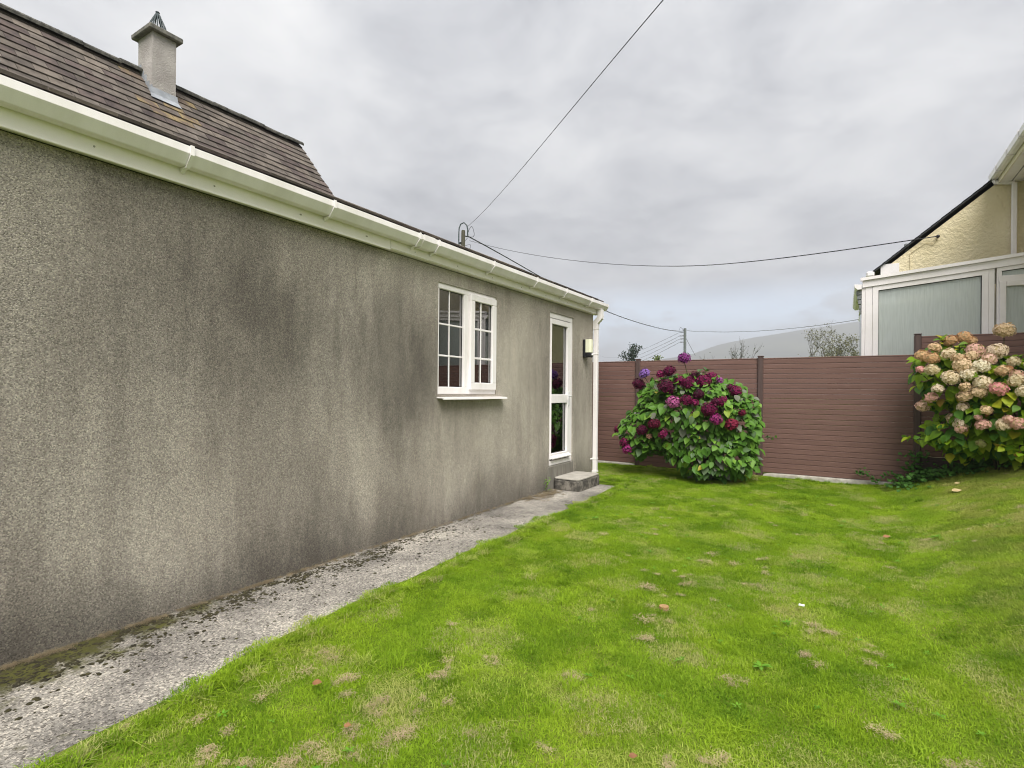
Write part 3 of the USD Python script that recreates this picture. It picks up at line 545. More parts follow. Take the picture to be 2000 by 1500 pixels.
e = .10; bz = roofz(chx1)
o = V([chx1, 0, bz]); 
ap.add([[chx1 + .004, chy0 - .02, bz + .13], [chx1 + .004, chy1 + .02, bz + .13], [chx1 + .02, chy1 + .03, bz + .03], [chx1 + .02, chy0 - .03, bz + .03], *( [list(V([chx1 + .09, yy, roofz(chx1 + .09) + .05])) for yy in (chy1 + .05, chy0 - .05)] )], [[0, 3, 2, 1], [3, 5, 4, 2]])
put(ch, "lead_apron", ap, "lead")
st = MB()
for k in range(5):
    xa = chx0 + .02 + k * .082; xb = xa + .085
    st.box(xa, xb, chy0 - .012, chy0 + .004, roofz(xb) + .0, roofz(xa) + .06 - .02 * (k % 2))
put(ch, "stepped_flashing", st, "lead")

# ---------------------------------------------------------------- curtains, lamp, step
def curtain(y0, y1, label):
    t = thing("curtain", label, "curtain", "curtains behind the bungalow window")
    yy = np.linspace(y0, y1, 40); xx = W - .36 + .035 * np.sin((yy - y0) * 70) + .02 * np.sin(yy * 31)
    v = np.vstack([np.stack([xx, yy, yy * 0 + 0.4], 1), np.stack([xx * 1.0, yy, yy * 0 + 2.36], 1), np.stack([xx - .01, yy, yy * 0 + 0.4], 1), np.stack([xx - .01, yy, yy * 0 + 2.36], 1)])
    f = [[i, i + 1, 41 + i, 40 + i] for i in range(39)] + [[80 + i, 120 + i, 121 + i, 81 + i] for i in range(39)]
    put(t, "cloth", (v, f), "curtain", smooth=True)
curtain(3.80, 4.22, "pale folded curtain at the left side inside the bungalow window")
curtain(4.86, 5.3, "pale folded curtain at the right side inside the bungalow window, behind the casement")
lm = thing("wall_light", "black wall light with a cream plastic diffuser between the door and the downpipe", "wall light")
ly, lz = 7.455, 1.86
put(lm, "back_plate", MB().box(W, W + .045, ly - .062, ly + .062, lz - .02, lz + .25, .01), "lamp_black")
put(lm, "diffuser", prism([(W + .046, ly - .055), (W + .105, ly - .055), (W + .13, ly - .03), (W + .13, ly + .03), (W + .105, ly + .055), (W + .046, ly + .055)], 2, lz + .055, lz + .252), "lamp_diffuser")
put(lm, "lamp_base", MB().box(W + .046, W + .125, ly - .055, ly + .055, lz - .018, lz + .054, .012), "lamp_black")
sph = trimesh.creation.icosphere(2, .017); sph.apply_translation([W + .128, ly + .01, lz + .022]); put(lm, "motion_sensor", sph, "white_plastic", smooth=True)

def rough_block(x0, x1, y0, y1, z0, z1, seed, amp=.008, step=.05):
    nx, ny, nz = [max(2, int((b - a) / step)) for a, b in ((x0, x1), (y0, y1), (z0, z1))]
    b = trimesh.creation.box([1, 1, 1])
    for _ in range(4): b = b.subdivide()
    v = np.array(b.vertices); 
    v = v / np.maximum(1e-9, np.linalg.norm(v * 2, ord=10, axis=1, keepdims=True)) * np.maximum(np.abs(v * 2).max(1, keepdims=True), 1e-9)
    v = V([x0, y0, z0]) + (v + .5) * V([x1 - x0, y1 - y0, z1 - z0])
    d = (meshkit.fbm(v * 14, 3, seed) - .5) * 2 * amp
    c = (V([x0, y0, z0]) + V([x1, y1, z1])) / 2
    v = v + (v - c) / np.maximum(np.linalg.norm(v - c, axis=1, keepdims=True), 1e-6) * d[:, None]
    return v, np.array(b.faces)
stp = thing("doorstep", "low rough concrete step below the white door", "step")
put(stp, "step_block", rough_block(W + .004, -2.965, 6.45, 7.19, -.02, .145, 3, .006), "step_side", smooth=35)
put(stp, "tread", rough_block(W + .006, -2.972, 6.458, 7.182, .142, .162, 5, .002), "step_concrete", smooth=35, label="smoother worn pale top of the step")

# ---------------------------------------------------------------- fence
fence = thing("fence", "brown composite board fence across the back of the lawn, stepped up at the right", "fence")
FY = 8.74; PXS = [-4.825, -2.95, -1.075, .798, 2.67, 4.545]
panels = [(0, 1, .135, 1.846), (1, 2, .10, 1.846), (2, 3, .155, 1.846), (3, 4, .52, 2.083), (4, 5, .70, 2.32)]
for i, x in enumerate(PXS):
    top = max([p[3] for p in panels if i in p[:2]]) + .03
    pm = MB(); pm.box(x - .039, x + .039, FY - .045, FY + .045, -.1, top - .012, .012)
    po = put(fence, "post", pm, "fence_post")
    put(po, "post_cap", MB().box(x - .042, x + .042, FY - .048, FY + .048, top - .0118, top + .004, .006), "fence_post")
for (i, j, zb, zt) in panels:
    xa, xb = PXS[i] + .0392, PXS[j] - .0392
    pn = put(fence, "panel", MB().box(xa, xb, FY - .018, FY + .018, zt - .018, zt, .004), "fence_board")
    n = int(round((zt - .018 - zb) / .0735)); h = (zt - .018 - zb) / n
    for k in range(n):
        a = zb + k * h; b = a + h
        pr = [(FY - .008, a + .0005), (FY - .015, a + .003), (FY - .0165, a + .006), (FY - .0165, b - .008), (FY - .015, b - .003), (FY - .008, b - .0005), (FY + .012, b - .001), (FY + .012, a + .001)]
        put(pn, "board", prism(pr, 0, xa, xb), "fence_board")
    gm = float(np.max(gz(np.linspace(xa, xb, 20), np.full(20, FY)))); gl = float(np.min(gz(np.linspace(xa, xb, 20), np.full(20, FY))))
    if i < 3: put(fence, "concrete_base", rough_block(xa, xb, FY - .05, FY + .05, -.15, zb - .004, 11 + i, .004), "pale_concrete", smooth=35)
    else:
        put(fence, "gravel_board", MB().box(xa, xb, FY - .022, FY + .022, zb - .16, zb - .004, .004), "dark_gravel_board")
        put(fence, "gravel_board", MB().box(xa, xb, FY - .022, FY + .022, zb - .6, zb - .164, .004), "dark_gravel_board")

# ---------------------------------------------------------------- hydrangeas
def leaf(base, ax_, nrm, L, Wd, droop):
    ax_ = unit(ax_); sd = unit(np.cross(nrm, ax_)); nn = np.cross(ax_, sd)
    T = [0, .16, .42, .72, 1.0]; wd = [.10, .72, 1.0, .62, .0]; v = []
    for t, w in zip(T, wd):
        c = base + ax_ * L * t * (1 - .12 * droop * t) - nn * (droop * .30 * L * t * t)
        w *= Wd / 2
        v += [c + sd * w + nn * w * .28, c, c - sd * w + nn * w * .28]
    f = []
    for i in range(4):
        a = i * 3
        f += [[a, a + 1, a + 4], [a, a + 4, a + 3], [a + 1, a + 2, a + 5], [a + 1, a + 5, a + 4]]
    return V(v), V(f)

def flower_head(c, r, seed, flat=.8):
    g = np.random.default_rng(seed); n = int(np.clip(2300 * r * r * 4, 26, 150)); k = np.arange(n) + .5
    zc = 1 - k / n * 1.62; ph = k * 2.399963 + g.uniform(0, 6)
    rr = np.sqrt(np.maximum(0, 1 - zc ** 2)); D = np.stack([rr * np.cos(ph), rr * np.sin(ph), zc], 1)
    tl = unit([g.normal(0, .3), -.55 + g.normal(0, .25), 1]); x = unit(np.cross(tl, [0.3, 1, .2])); R = np.stack([x, np.cross(tl, x), tl], 1)
    D[:, 2] *= flat; D = D @ R.T + g.normal(0, .055, D.shape); b = MB()
    s = .0165 + .02 * r
    for d in D:
        nrm = unit(d + g.normal(0, .22, 3)); u = unit(np.cross(nrm, [.3, .2, 1])); w = np.cross(nrm, u); a0 = g.uniform(0, 6)
        p = c + d * r * .93; v = [p]; f = []
        for q in range(4):
            a = a0 + q * np.pi / 2
            for da, rad, up_ in ((-.62, .80, .20), (0, 1.12, .10), (.62, .80, .20)):
                v.append(p + (u * math.cos(a + da) + w * math.sin(a + da)) * s * rad + nrm * s * (up_ + g.uniform(-.1, .1)))
            i = 1 + q * 3; f += [[0, i, i + 1], [0, i + 1, i + 2]]
        b.add(v, f)
    core = trimesh.creation.icosphere(2, 1.0); cv = np.array(core.vertices); cv[:, 2] *= flat; cv = cv @ R.T * r * .80 + c
    return b, (cv, np.array(core.faces))

def bush(name, label, ells, flowers, base, petal, core, leafmats, nleaf, size, nstem, gfloor, fscale=1.0):
    t = thing(name, label, "flowering bush")
    g = np.random.default_rng(len(flowers))
    L = []
    vol = V([e[1][0] * e[1][2] for e in ells]); vol = vol / vol.sum()
    while len(L) < nleaf:
        c, r = ells[g.choice(len(ells), p=vol)]; c, r = V(c), V(r)
        d = unit(g.normal(0, 1, 3)); 
        if d[1] > .35: continue
        rad = g.choice([g.uniform(.86, 1.04), g.uniform(.55, .86)], p=[.72, .28]) * (.80 + .38 * float(meshkit.noise(d * 2.6 + c * 3, 77)))
        p = c + d * r * rad
        if any((((p - V(c2)) / V(r2)) ** 2).sum() < .42 for c2, r2 in ells) and g.random() < .85: continue
        if p[2] < gfloor(p[0], p[1]) + .06 or p[1] > 8.68: continue
        out = unit((p - V([c[0], c[1] + .15, c[2] - .15])) / r)
        hz = unit([out[0], out[1], 0.0]) 
        low = np.clip((c[2] + .1 - p[2]) / .5, -1, 1)
        a = unit(hz * .75 + V([0, 0, -.55 - .35 * low]) + g.normal(0, .38, 3))
        nrm = unit(out * .75 + V([0, -.25, .65]) + g.normal(0, .28, 3))
        s = size * g.uniform(.62, 1.18)
        if p[2] > c[2] + r[2] * .5: s *= .82
        L.append((p, a, nrm, s))
    for _ in range(int(nleaf / 110)):    # shoots that stand out of the outline
        c, r = ells[g.choice(len(ells), p=vol)]; c, r = V(c), V(r); d = unit(g.normal(0, 1, 3) * [1, .6, 1] + [0, -.3, .35]); p0 = c + d * r; e = unit(d + [0, 0, .45]); ln = g.uniform(.09, .18); tip = p0 + e * ln
        if tip[2] < .5 or tip[1] > 8.6: continue
        put(t, "stem", MB().tube([p0 - e * .15, p0 + e * ln * .5, tip], [.005, .004, .003], 5), "stem", smooth=True)
        for q in range(7):
            a_ = unit(g.normal(0, 1, 3) * [1, 1, .4] + e * .25); L.append((tip - e * ln * .16 * (q // 2) + a_ * .035, a_, unit(e + g.normal(0, .25, 3)), size * g.uniform(.45, .8)))
    cp = V([0, 0, 1.32])
    vis = [-(np.linalg.norm(p - cp)) + .5 * abs(0) for p, *_ in L]
    surf = []
    for p, a, nrm, s in L:
        m = max([-(((p - V(c2)) / V(r2)) ** 2).sum() for c2, r2 in ells])
        surf.append(min([(((p - V(c2)) / V(r2)) ** 2).sum() for c2, r2 in ells]) * 1.0 - .6 * (p[1] - base[1]) + s)
    order = np.argsort(-V(surf)); rest = {}
    for q, i in enumerate(order):
        p, a, nrm, s = L[i]
        m = leaf(p - unit(a) * s * .4, a, nrm, s, s * g.uniform(.60, .74), g.uniform(.2, 1.0))
        lm_ = g.choice(leafmats[0], p=leafmats[1])
        if q < 295: put(t, "leaf", m, str(lm_), smooth=True)
        else: rest.setdefault(str(lm_), MB()).add(*m)
    for k, m in rest.items(): put(t, "foliage", m, k, smooth=True, kind="stuff")
    for i, (x, y, z, r, k) in enumerate(flowers):
        r *= fscale; tc = unit(cp - V([x, y, z])) * .055; x, y, z = x + tc[0], y + tc[1], z + tc[2]
        b, cr = flower_head(V([x, y, z]), r, 100 + i, .82)
        fh = put(t, "flower_head", b, petal + k)
        put(fh, "flower_core", cr, core, smooth=True)
    for i in range(nstem):
        tgt = V(flowers[i % len(flowers)][:3]) - [0, 0, .05]
        b0 = V(base) + g.normal(0, [.12, .08, 0]); mid = b0 * .45 + tgt * .55 + [0, .05, .12]
        put(t, "stem", MB().tube([b0, b0 * .6 + mid * .4 + [0, 0, .1], mid, tgt], [.012, .010, .007, .005], 6), "stem", smooth=True)
    return t
B1 = [((-1.915, 8.05, 0.96), (.85, .55, .58)), ((-2.625, 8.0, .707), (.36, .35, .36)), ((-1.30, 8.05, .88), (.33, .38, .50)), ((-1.603, 7.98, .44), (.62, .48, .34)), ((-1.9, 8.1, 1.35), (.55, .4, .25)), ((-2.55, 8.15, 1.22), (.20, .2, .24)), ((-2.2, 8.15, 1.42), (.25, .2, .16)), ((-1.42, 8.2, 1.36), (.22, .2, .15))]
F1 = [(-2.03,8.08,1.83,0.096,'p'),(-2.63,8.08,1.61,0.088,'l'),(-2.72,8.08,1.45,0.1,'d'),(-2.25,8.08,1.64,0.1,'d'),(-2.38,8.07,1.6,0.065,'d'),(-2.19,7.75,1.4,0.135,'d'),(-2.04,7.84,1.5,0.083,'d'),(-1.89,7.77,1.46,0.101,'d'),(-1.85,7.97,1.55,0.09,'d'),(-1.7,7.85,1.49,0.107,'d'),(-1.64,8.08,1.55,0.082,'d'),(-1.72,7.63,1.3,0.079,'d'),(-2.05,7.58,1.19,0.096,'k'),(-1.87,7.58,1.22,0.086,'d'),(-1.75,7.57,1.19,0.052,'d'),(-1.43,7.69,1.21,0.084,'d'),(-1.5,7.64,1.2,0.065,'d'),(-1.57,7.6,1.1,0.11,'d'),(-1.29,7.91,1.35,0.086,'d'),(-1.36,7.94,1.4,0.053,'d'),(-1.47,7.56,0.97,0.085,'k'),(-1.3,7.68,0.9,0.09,'r'),(-1.17,7.72,1.06,0.051,'r'),(-2.32,7.58,0.87,0.089,'r'),(-2.53,7.68,0.77,0.084,'d'),(-2.19,7.59,0.73,0.068,'d'),(-2.43,7.70,0.68,0.042,'d'),(-3.04,8.07,0.73,0.075,'d'),(-2.82,7.73,0.57,0.072,'d'),(-2.78,7.75,0.47,0.079,'k'),(-1.52,8.05,1.5,0.048,'p')]
bush("hydrangea_bush", "round hydrangea bush with dark crimson and lilac flower heads, before the fence", B1, F1, (-1.62, 8.08, .08), "petal_", "flower_core_dark", (["hydrangea_leaf", "hydrangea_leaf_grey"], [.88, .12]), 2500, .140, 30, gz)
B2 = [((1.21, 8.2, 1.483), (.47, .42, .38)), ((1.653, 8.1, 1.164), (.6, .55, .55)), ((1.2, 8.2, .85), (.42, .38, .25)), ((1.09, 8.3, 1.72), (.36, .3, .2)), ((2.2, 8.1, 1.286), (.7, .55, .6))]
F2 = [(1.55,8.24,2.07,0.12,'c'),(1.07,8.23,1.97,0.088,'o'),(1.2,8.24,2.0,0.102,'o'),(1.26,8.22,1.96,0.065,'o'),(0.78,8.08,1.79,0.088,'o'),(0.9,8.06,1.88,0.08,'o'),(0.86,7.95,1.75,0.094,'o'),(1.01,7.93,1.8,0.085,'c'),(1.08,7.84,1.74,0.077,'c'),(1.25,7.95,1.83,0.104,'k'),(1.2,7.85,1.76,0.076,'c'),(1.45,8.03,1.82,0.117,'c'),(1.35,7.84,1.72,0.082,'k'),(0.85,7.83,1.61,0.085,'w'),(0.75,7.89,1.62,0.051,'k'),(1.11,7.78,1.66,0.103,'o'),(1.27,7.78,1.64,0.102,'w'),(1.01,7.76,1.52,0.104,'c'),(1.16,7.74,1.55,0.095,'c'),(1.28,7.74,1.46,0.101,'c'),(1.4,7.65,1.39,0.099,'k'),(1.57,7.92,1.69,0.074,'w'),(1.46,7.8,1.59,0.08,'o'),(1.55,7.71,1.55,0.066,'c'),(1.54,7.65,1.48,0.084,'w'),(1.13,7.73,1.42,0.061,'o'),(0.9,7.79,1.39,0.07,'k'),(0.85,7.87,1.29,0.078,'k'),(0.79,8.07,1.19,0.088,'k'),(1.13,7.77,1.31,0.082,'c'),(1.25,7.75,1.36,0.095,'c'),(1.13,7.83,1.19,0.069,'k'),(1.3,7.64,1.16,0.06,'o'),(1.06,8.02,1.05,0.071,'k'),(1.13,7.9,1.0,0.098,'k'),(1.12,7.86,0.94,0.07,'k'),(1.28,7.69,1.0,0.08,'k'),(1.24,7.69,1.08,0.034,'k'),(1.43,7.6,1.01,0.078,'c'),(1.53,7.56,1.03,0.083,'k'),(1.46,7.56,1.07,0.052,'k'),(1.29,7.84,0.78,0.055,'g'),(1.58,7.57,1.37,0.077,'c'),(1.66,7.65,1.5,0.09,'c'),(1.71,7.8,1.66,0.091,'k'),(1.72,7.57,1.34,0.088,'c'),(1.68,7.53,1.17,0.075,'k'),(1.64,7.54,1.05,0.076,'k'),
      (1.95,7.6,1.6,.09,'c'),(2.2,7.6,1.45,.09,'o'),(2.1,7.6,1.1,.08,'k'),(2.5,7.7,1.5,.09,'c'),(2.3,7.8,1.8,.09,'c'),(1.95,7.8,1.85,.09,'o')]
bush("hydrangea_bush", "yellow-leaved hydrangea bush with faded cream and pink flower heads, by the right fence", B2, F2, (1.62, 8.25, .42), "dry_petal_", "flower_core_pale", (["hydrangea_leaf_yellow", "hydrangea_leaf"], [.72, .28]), 1900, .150, 24, gz, .86)

# ivy at the foot of the fence
iv = thing("ivy_plant", "dark green ivy creeping along the foot of the fence below the faded hydrangea", "ivy")
g = np.random.default_rng(8); mb = MB(); big = 0
for i in range(950):
    if i < 120: x, y, z = g.normal(.80, .07), FY - .08 - g.uniform(0, .1), g.uniform(.15, .62); s = .06
    else:
        x = .45 + 1.7 * g.beta(1.4, 1.5); y = 8.62 - abs(g.normal(0, .22)); z = float(gz(x, y)) + abs(g.normal(0, .055)) + .02; s = .055
    q = leaf(V([x, y, z]), unit([g.normal(0, 1), -1 + g.normal(0, .7), g.normal(-.2, .5)]), unit([g.normal(0, .4), -.5, 1]), s * g.uniform(.6, 1.2), s * g.uniform(.6, 1), .5)
    mb.add(*q)
put(iv, "foliage", mb, "ivy_leaf", smooth=True, kind="stuff")
for i in range(7):
    x0 = .5 + i * .22; put(iv, "stem", MB().tube([[x0, 8.5, float(gz(x0, 8.5)) + .01], [x0 + .15, 8.4, float(gz(x0 + .15, 8.4)) + .03], [x0 + .35, 8.45, float(gz(x0 + .35, 8.45)) + .02]], .004, 5), "stem")
tr = thing("ivy_plant", "short ivy trail in front of the concrete strip under the plain fence panel", "ivy")
mb = MB()
for i in range(60):
    x = g.uniform(.12, .62); y = 8.66 - g.uniform(0, .05); z = .16 + .12 * abs(math.sin(x * 9)) + g.normal(0, .02)
    mb.add(*leaf(V([x, y, z]), unit([g.normal(0, 1), -1, g.normal(0, .5)]), unit([0, -.6, 1]), .045, .035, .5))
put(tr, "foliage", mb, "ivy_leaf", smooth=True, kind="stuff")
put(tr, "stem", MB().tube([[.1, 8.66, .26], [.2, 8.66, .20], [.4, 8.66, .24], [.62, 8.64, .15]], .003, 5), "stem")
wd = thing("weed", "small upright green weed at the foot of the wall before the step", "weed")
for i in range(16):
    q = leaf(V([W + .03 + g.normal(0, .01), 6.22 + g.normal(0, .025), .01 + i * .011]), unit([.5 + g.normal(0, .4), g.normal(0, .8), .5]), unit([.5, 0, 1]), .05, .014, .4); put(wd, "leaf", q, "weed_leaf", smooth=True)
put(wd, "stem", MB().tube([[W + .03, 6.22, 0], [W + .035, 6.225, .2]], .003, 5), "stem")

# ---------------------------------------------------------------- neighbour: cream house and conservatory
nb = thing("cream_house", "cream rendered house with slate roofs and white eaves beyond the fence on the right", "house")
GY = 12.5
gzl, gzr = 3.70, 5.06
put(nb, "gable_wall", prism([(.60, -.5), (.60, 3.72), (2.20, 5.03), (2.60, 5.03), (2.60, -.5)], 1, GY, 21.0), "cream_render", label="deep cream rendered gable wall")
put(nb, "wing_wall", MB().box(2.60, 9.0, 6.5, 21.0, -.5, 5.03), "cream_render_pale", label="paler cream rendered wing wall")
put(nb, "corner_trim", MB().box(.56, .85, GY - .012, GY - .002, 2.6, 3.82), "white_plastic")
vs = unit([1.60, 0, 1.32]); rfn = put(nb, "roof", prism([(.46, 3.69), (2.25, 5.166), (2.25, 5.180), (.44, 3.702)], 1, GY - .05, 21.2), "slate", label="slate catslide roof")
nrl = V([-vs[2], 0, vs[0]])
for k in range(12):
    o = V([.44, 0, 3.705]) + vs * (k * .19)
    put(rfn, "verge_slate", tile(V([o[0], GY - .07, o[2] - .004]), vs, nrl, GY - .07, GY + .25, .22, .006, .003), "slate")
put(nb, "roof", prism([(2.17, 5.20), (4.4, 7.0), (9.0, 7.0), (9.0, 5.1), (2.4, 5.1)], 1, 6.3, 21.2), "slate", label="main slate roof")
put(nb, "soffit", MB().box(2.26, 2.60, 6.4, GY + .02, 5.032, 5.05), "white_plastic")
sv = MB()
for yy in np.arange(9.0, GY, .045): sv.box(2.41, 2.425, yy, yy + .025, 5.029, 5.0315)
put(nb, "soffit_vent", sv, "black_gasket")
put(nb, "fascia", MB().box(2.245, 2.259, 6.4, GY + .02, 5.03, 5.20), "cream_render_pale")
gp = [(2.245, 5.20), (2.245, 5.13), (2.235, 5.11), (2.17, 5.11), (2.14, 5.13), (2.13, 5.21), (2.137, 5.21), (2.147, 5.135), (2.172, 5.117), (2.234, 5.117), (2.238, 5.20)]
ng = put(nb, "gutter", prism(gp, 1, 6.4, GY + .05), "white_plastic")
for yy in (10.6, 11.3, 12.0): put(ng, "gutter_bracket", MB().box(2.122, 2.24, yy - .015, yy + .015, 5.10, 5.108), "white_plastic")
for yy in (10.6, 11.3, 12.0): put(ng, "gutter_bracket", MB().box(2.122, 2.128, yy - .015, yy + .015, 5.108, 5.22), "white_plastic")
put(nb, "downpipe", MB().box(2.42, 2.49, GY - .10, GY - .03, 2.0, 5.0, .01), "white_plastic")
put(nb, "downpipe_offset", MB().tube([[2.19, GY - .06, 5.10], [2.20, GY - .06, 5.06], [2.44, GY - .066, 5.01], [2.455, GY - .066, 4.95]], .036, 8), "white_plastic")
put(nb, "gutter_end", MB().box(.33, .46, GY - .06, 20, 3.60, 3.70, .02), "white_plastic")
put(nb, "roof_vent", MB().tube([[.98, GY + .25, 4.05], [.98, GY + .25, 4.22]], .04, 10), "galvanised")
ins = MB(); sp_ = trimesh.creation.icosphere(2, .03); ins.add(np.array(sp_.vertices) + [1.42, GY - .05, 4.23], sp_.faces); ins.tube([[1.42, GY + .02, 4.23], [1.42, GY - .06, 4.23]], .012, 6)
put(nb, "cable_bracket", ins, "black_gasket")
put(nb, "cable_entry", MB().tube([[1.42, GY - .03, 4.22], [1.36, GY - .02, 4.10], [1.25, GY - .015, 4.14], [1.15, GY - .015, 4.08], [1.02, GY - .012, 3.98], [1.02, GY - .012, 3.3]], .007, 5), "cream_render")

cv = thing("conservatory", "white plastic lean-to conservatory with obscured glass in front of the cream house", "conservatory")
CY = 10.0
def sx(x, z0, k=.0837): return z0 + (x - .2) * k
def slant(x0, x1, za, zb, y0, y1): return prism([(x0, sx(x0, za)), (x1, sx(x1, za)), (x1, sx(x1, zb)), (x0, sx(x0, zb))], 1, y0, y1)
XR = 2.585
put(cv, "roof_edge", slant(.19, XR, 3.09, 3.136, CY - .05, CY + .04), "white_plastic")
put(cv, "roof_beam", slant(.215, XR, 2.985, 3.0885, CY - .02, CY + .06), "white_plastic")
put(cv, "roof_sheet", slant(.22, XR, 3.10, 3.125, CY + .045, GY - .1), "polycarbonate")
for (x0, x1) in ((.255, .345), (1.715, 1.775)): put(cv, "post", prism([(x0, .3), (x1, .3), (x1, sx(x1, 2.984)), (x0, sx(x0, 2.984))], 1, CY, CY + .07), "white_plastic")
put(cv, "corner_post", MB().box(.205, .254, CY + .005, CY + .10, .3, 2.98, .004), "white_plastic")
def cframe(x0, x1, zt0, w, glass_bottom, slanted=True):
    top = (lambda x: sx(x, zt0)) if slanted else (lambda x: zt0)
    b = MB(); ya, yb = CY - .004, CY + .06
    b.add(*prism([(x0, top(x0) - w), (x1, top(x1) - w), (x1, top(x1)), (x0, top(x0))], 1, ya, yb))
    b.add(*prism([(x0, 1.0), (x0 + w, 1.0), (x0 + w, top(x0 + w) - w - .0005), (x0, top(x0) - w - .0005)], 1, ya, yb))
    b.add(*prism([(x1 - w, 1.0), (x1, 1.0), (x1, top(x1) - w - .0005), (x1 - w, top(x1 - w) - w - .0005)], 1, ya, yb))
    fr = put(cv, "window", b, "white_plastic")
    put(fr, "pane", prism([(x0 + w * .8, 1.0), (x1 - w * .8, 1.0), (x1 - w * .8, top(x1 - w) - w * .8), (x0 + w * .8, top(x0 + w) - w * .8)], 1, CY + .03, CY + .04), "obscure_glass")
    gk = MB(); gk.add(*prism([(x0 + w, top(x0 + w) - w - .008), (x1 - w, top(x1 - w) - w - .008), (x1 - w, top(x1 - w) - w - .0006), (x0 + w, top(x0 + w) - w - .0006)], 1, CY + .015, CY + .029))
    gk.box(x1 - w - .008, x1 - w - .0006, CY + .015, CY + .029, 1.0, top(x1 - w) - w - .009); gk.box(x0 + w + .0006, x0 + w + .006, CY + .015, CY + .029, 1.0, top(x0 + w) - w - .009)
    put(fr, "gasket", gk, "black_gasket")
    return fr
cframe(.350, 1.712, 2.982, .072, 1.0)
cframe(1.80, 2.56, 2.982, .052, 2.95)
op = put(cv, "window", MB().box(1.815, 2.545, CY - .014, CY - .0045, 2.915, 3.0, .004), "white_plastic", label="opening casement below the narrow top light")
fm = MB()
for (x0, x1, z0, z1) in ((1.825, 1.895, 1.0, 2.914), (2.47, 2.54, 1.0, 2.914), (1.8955, 2.4695, 2.845, 2.914)): fm.box(x0, x1, CY - .03, CY - .0045, z0, z1, .005)
put(op, "casement", fm, "white_plastic")
put(cv, "dwarf_wall", MB().box(.2, XR, CY, CY + .12, -.4, 1.0), "cream_render_pale")
put(cv, "side_wall", MB().box(.2, .25, CY + .13, GY - .02, -.4, 1.0), "cream_render_pale")
fs = put(cv, "side_window", MB().box(.21, .25, CY + .13, GY - .02, 2.85, 2.98), "white_plastic")
put(fs, "pane", MB().box(.225, .235, CY + .12, GY - .02, 1.0, 2.849), "obscure_glass")
put(cv, "inner_wall", MB().box(.26, XR, GY - .04, GY - .018, -.4, 3.05), "cream_render_pale")
put(cv, "floor", MB().box(.26, XR, CY + .13, GY - .02, -.4, .4), "pale_concrete")
cg = [(.205, 3.03), (.205, 2.96), (.15, 2.955), (.115, 2.99), (.105, 3.04), (.115, 3.04), (.13, 2.99), (.155, 2.967), (.195, 2.97), (.195, 3.03)]
gt = put(cv, "gutter", prism(cg, 1, CY - .04, GY - .1), "white_plastic")
put(gt, "gutter_stop", prism([(.205, 3.03), (.205, 2.96), (.15, 2.955), (.115, 2.99), (.105, 3.04)], 1, CY - .052, CY - .041), "white_plastic")
for k in range(5):
    zt = 2.95 - k * .075; put(cv, "stepped_corbel", MB().box(.135 + .012 * k, .204, CY + .02, CY + .10, zt - .066, zt, .006), "galvanised")

# ---------------------------------------------------------------- poles, cables
def curve(pts, n=40):
    from scipy.interpolate import CubicSpline
    pts = V(pts, float); s = np.concatenate([[0], np.cumsum(np.linalg.norm(np.diff(pts, axis=0), axis=1))])
    return CubicSpline(s, pts)(np.linspace(0, s[-1], n))
def sag(a, b, h, n=40):
    t = np.linspace(0, 1, n)[:, None]; return V(a) * (1 - t) + V(b) * t - V([0, 0, 1]) * 4 * h * t * (1 - t)
P1 = V([-15.80, 20.79, 0])
tp = thing("telegraph_pole", "weathered wooden telegraph pole top with looped cable guard rising behind the bungalow roof", "telegraph pole")
put(tp, "pole", MB().tube([P1 + [0, 0, -.5], P1 + [0, 0, 4], P1 + [-.01, 0, 9.05], P1 + [0, 0, 9.12]], [.14, .12, .095, .08], 12), "pole_wood", smooth=40)
rv = V([rt[0], rt[1], 0])
put(tp, "cable_guard", MB().tube(curve([P1 - rv * .22 + [0, 0, 3.0], P1 - rv * .22 + [0, 0, 8.6], P1 - rv * .21 + [0, 0, 9.15], P1 - rv * .13 + [0, 0, 9.42], P1 + rv * .0 + [0, 0, 9.50], P1 + rv * .13 + [0, 0, 9.42], P1 + rv * .21 + [0, 0, 9.15], P1 + rv * .22 + [0, 0, 8.8]], 40), .032, 7), "cable_guard", smooth=True)
put(tp, "cable_loop", MB().tube(curve([P1 + rv * .24 + [0, 0, 8.83], P1 + rv * .28 + [0, 0, 9.15], P1 + rv * .40 + [0, 0, 9.30], P1 + rv * .5 + [0, 0, 9.1], P1 + rv * .5 + [0, 0, 8.83], P1 + rv * .34 + [0, 0, 8.80]], 30), .012, 6), "wire")
put(tp, "bolt_bracket", MB().tube([P1 + rv * .08 + [0, 0, 8.84], P1 + rv * .30 + [0, 0, 8.80]], .03, 6), "wire")
put(tp, "bolt_bracket", MB().tube([P1 + rv * .08 + [0, 0, 7.75], P1 + rv * .34 + [0, 0, 7.80]], .015, 6), "wire")
put(tp, "insulator_hook", MB().tube(curve([P1 + rv * .2 + [0, 0, 8.75], P1 + rv * .16 + [0, 0, 8.4], P1 + rv * .34 + [0, 0, 8.42], P1 + rv * .26 + [0, 0, 8.1], P1 + rv * .22 + [0, 0, 7.8]], 20), .010, 5), "wire")
put(tp, "cable_clip", MB().box(P1[0] - .2, P1[0] - .05, P1[1] - .1, P1[1] + .02, 8.46, 8.54), "wire")
def cable(name, pts, r, m, label, n=6): 
    q = put("/World", name, MB().tube(pts, r, n), m, smooth=True, label=label, cat="cable")
a = P1 + rv * .20 + [0, 0, 9.30]
q1, q2 = V([-2.35, 7.96, 7.19]), V([-.41, 5.64, 6.48])
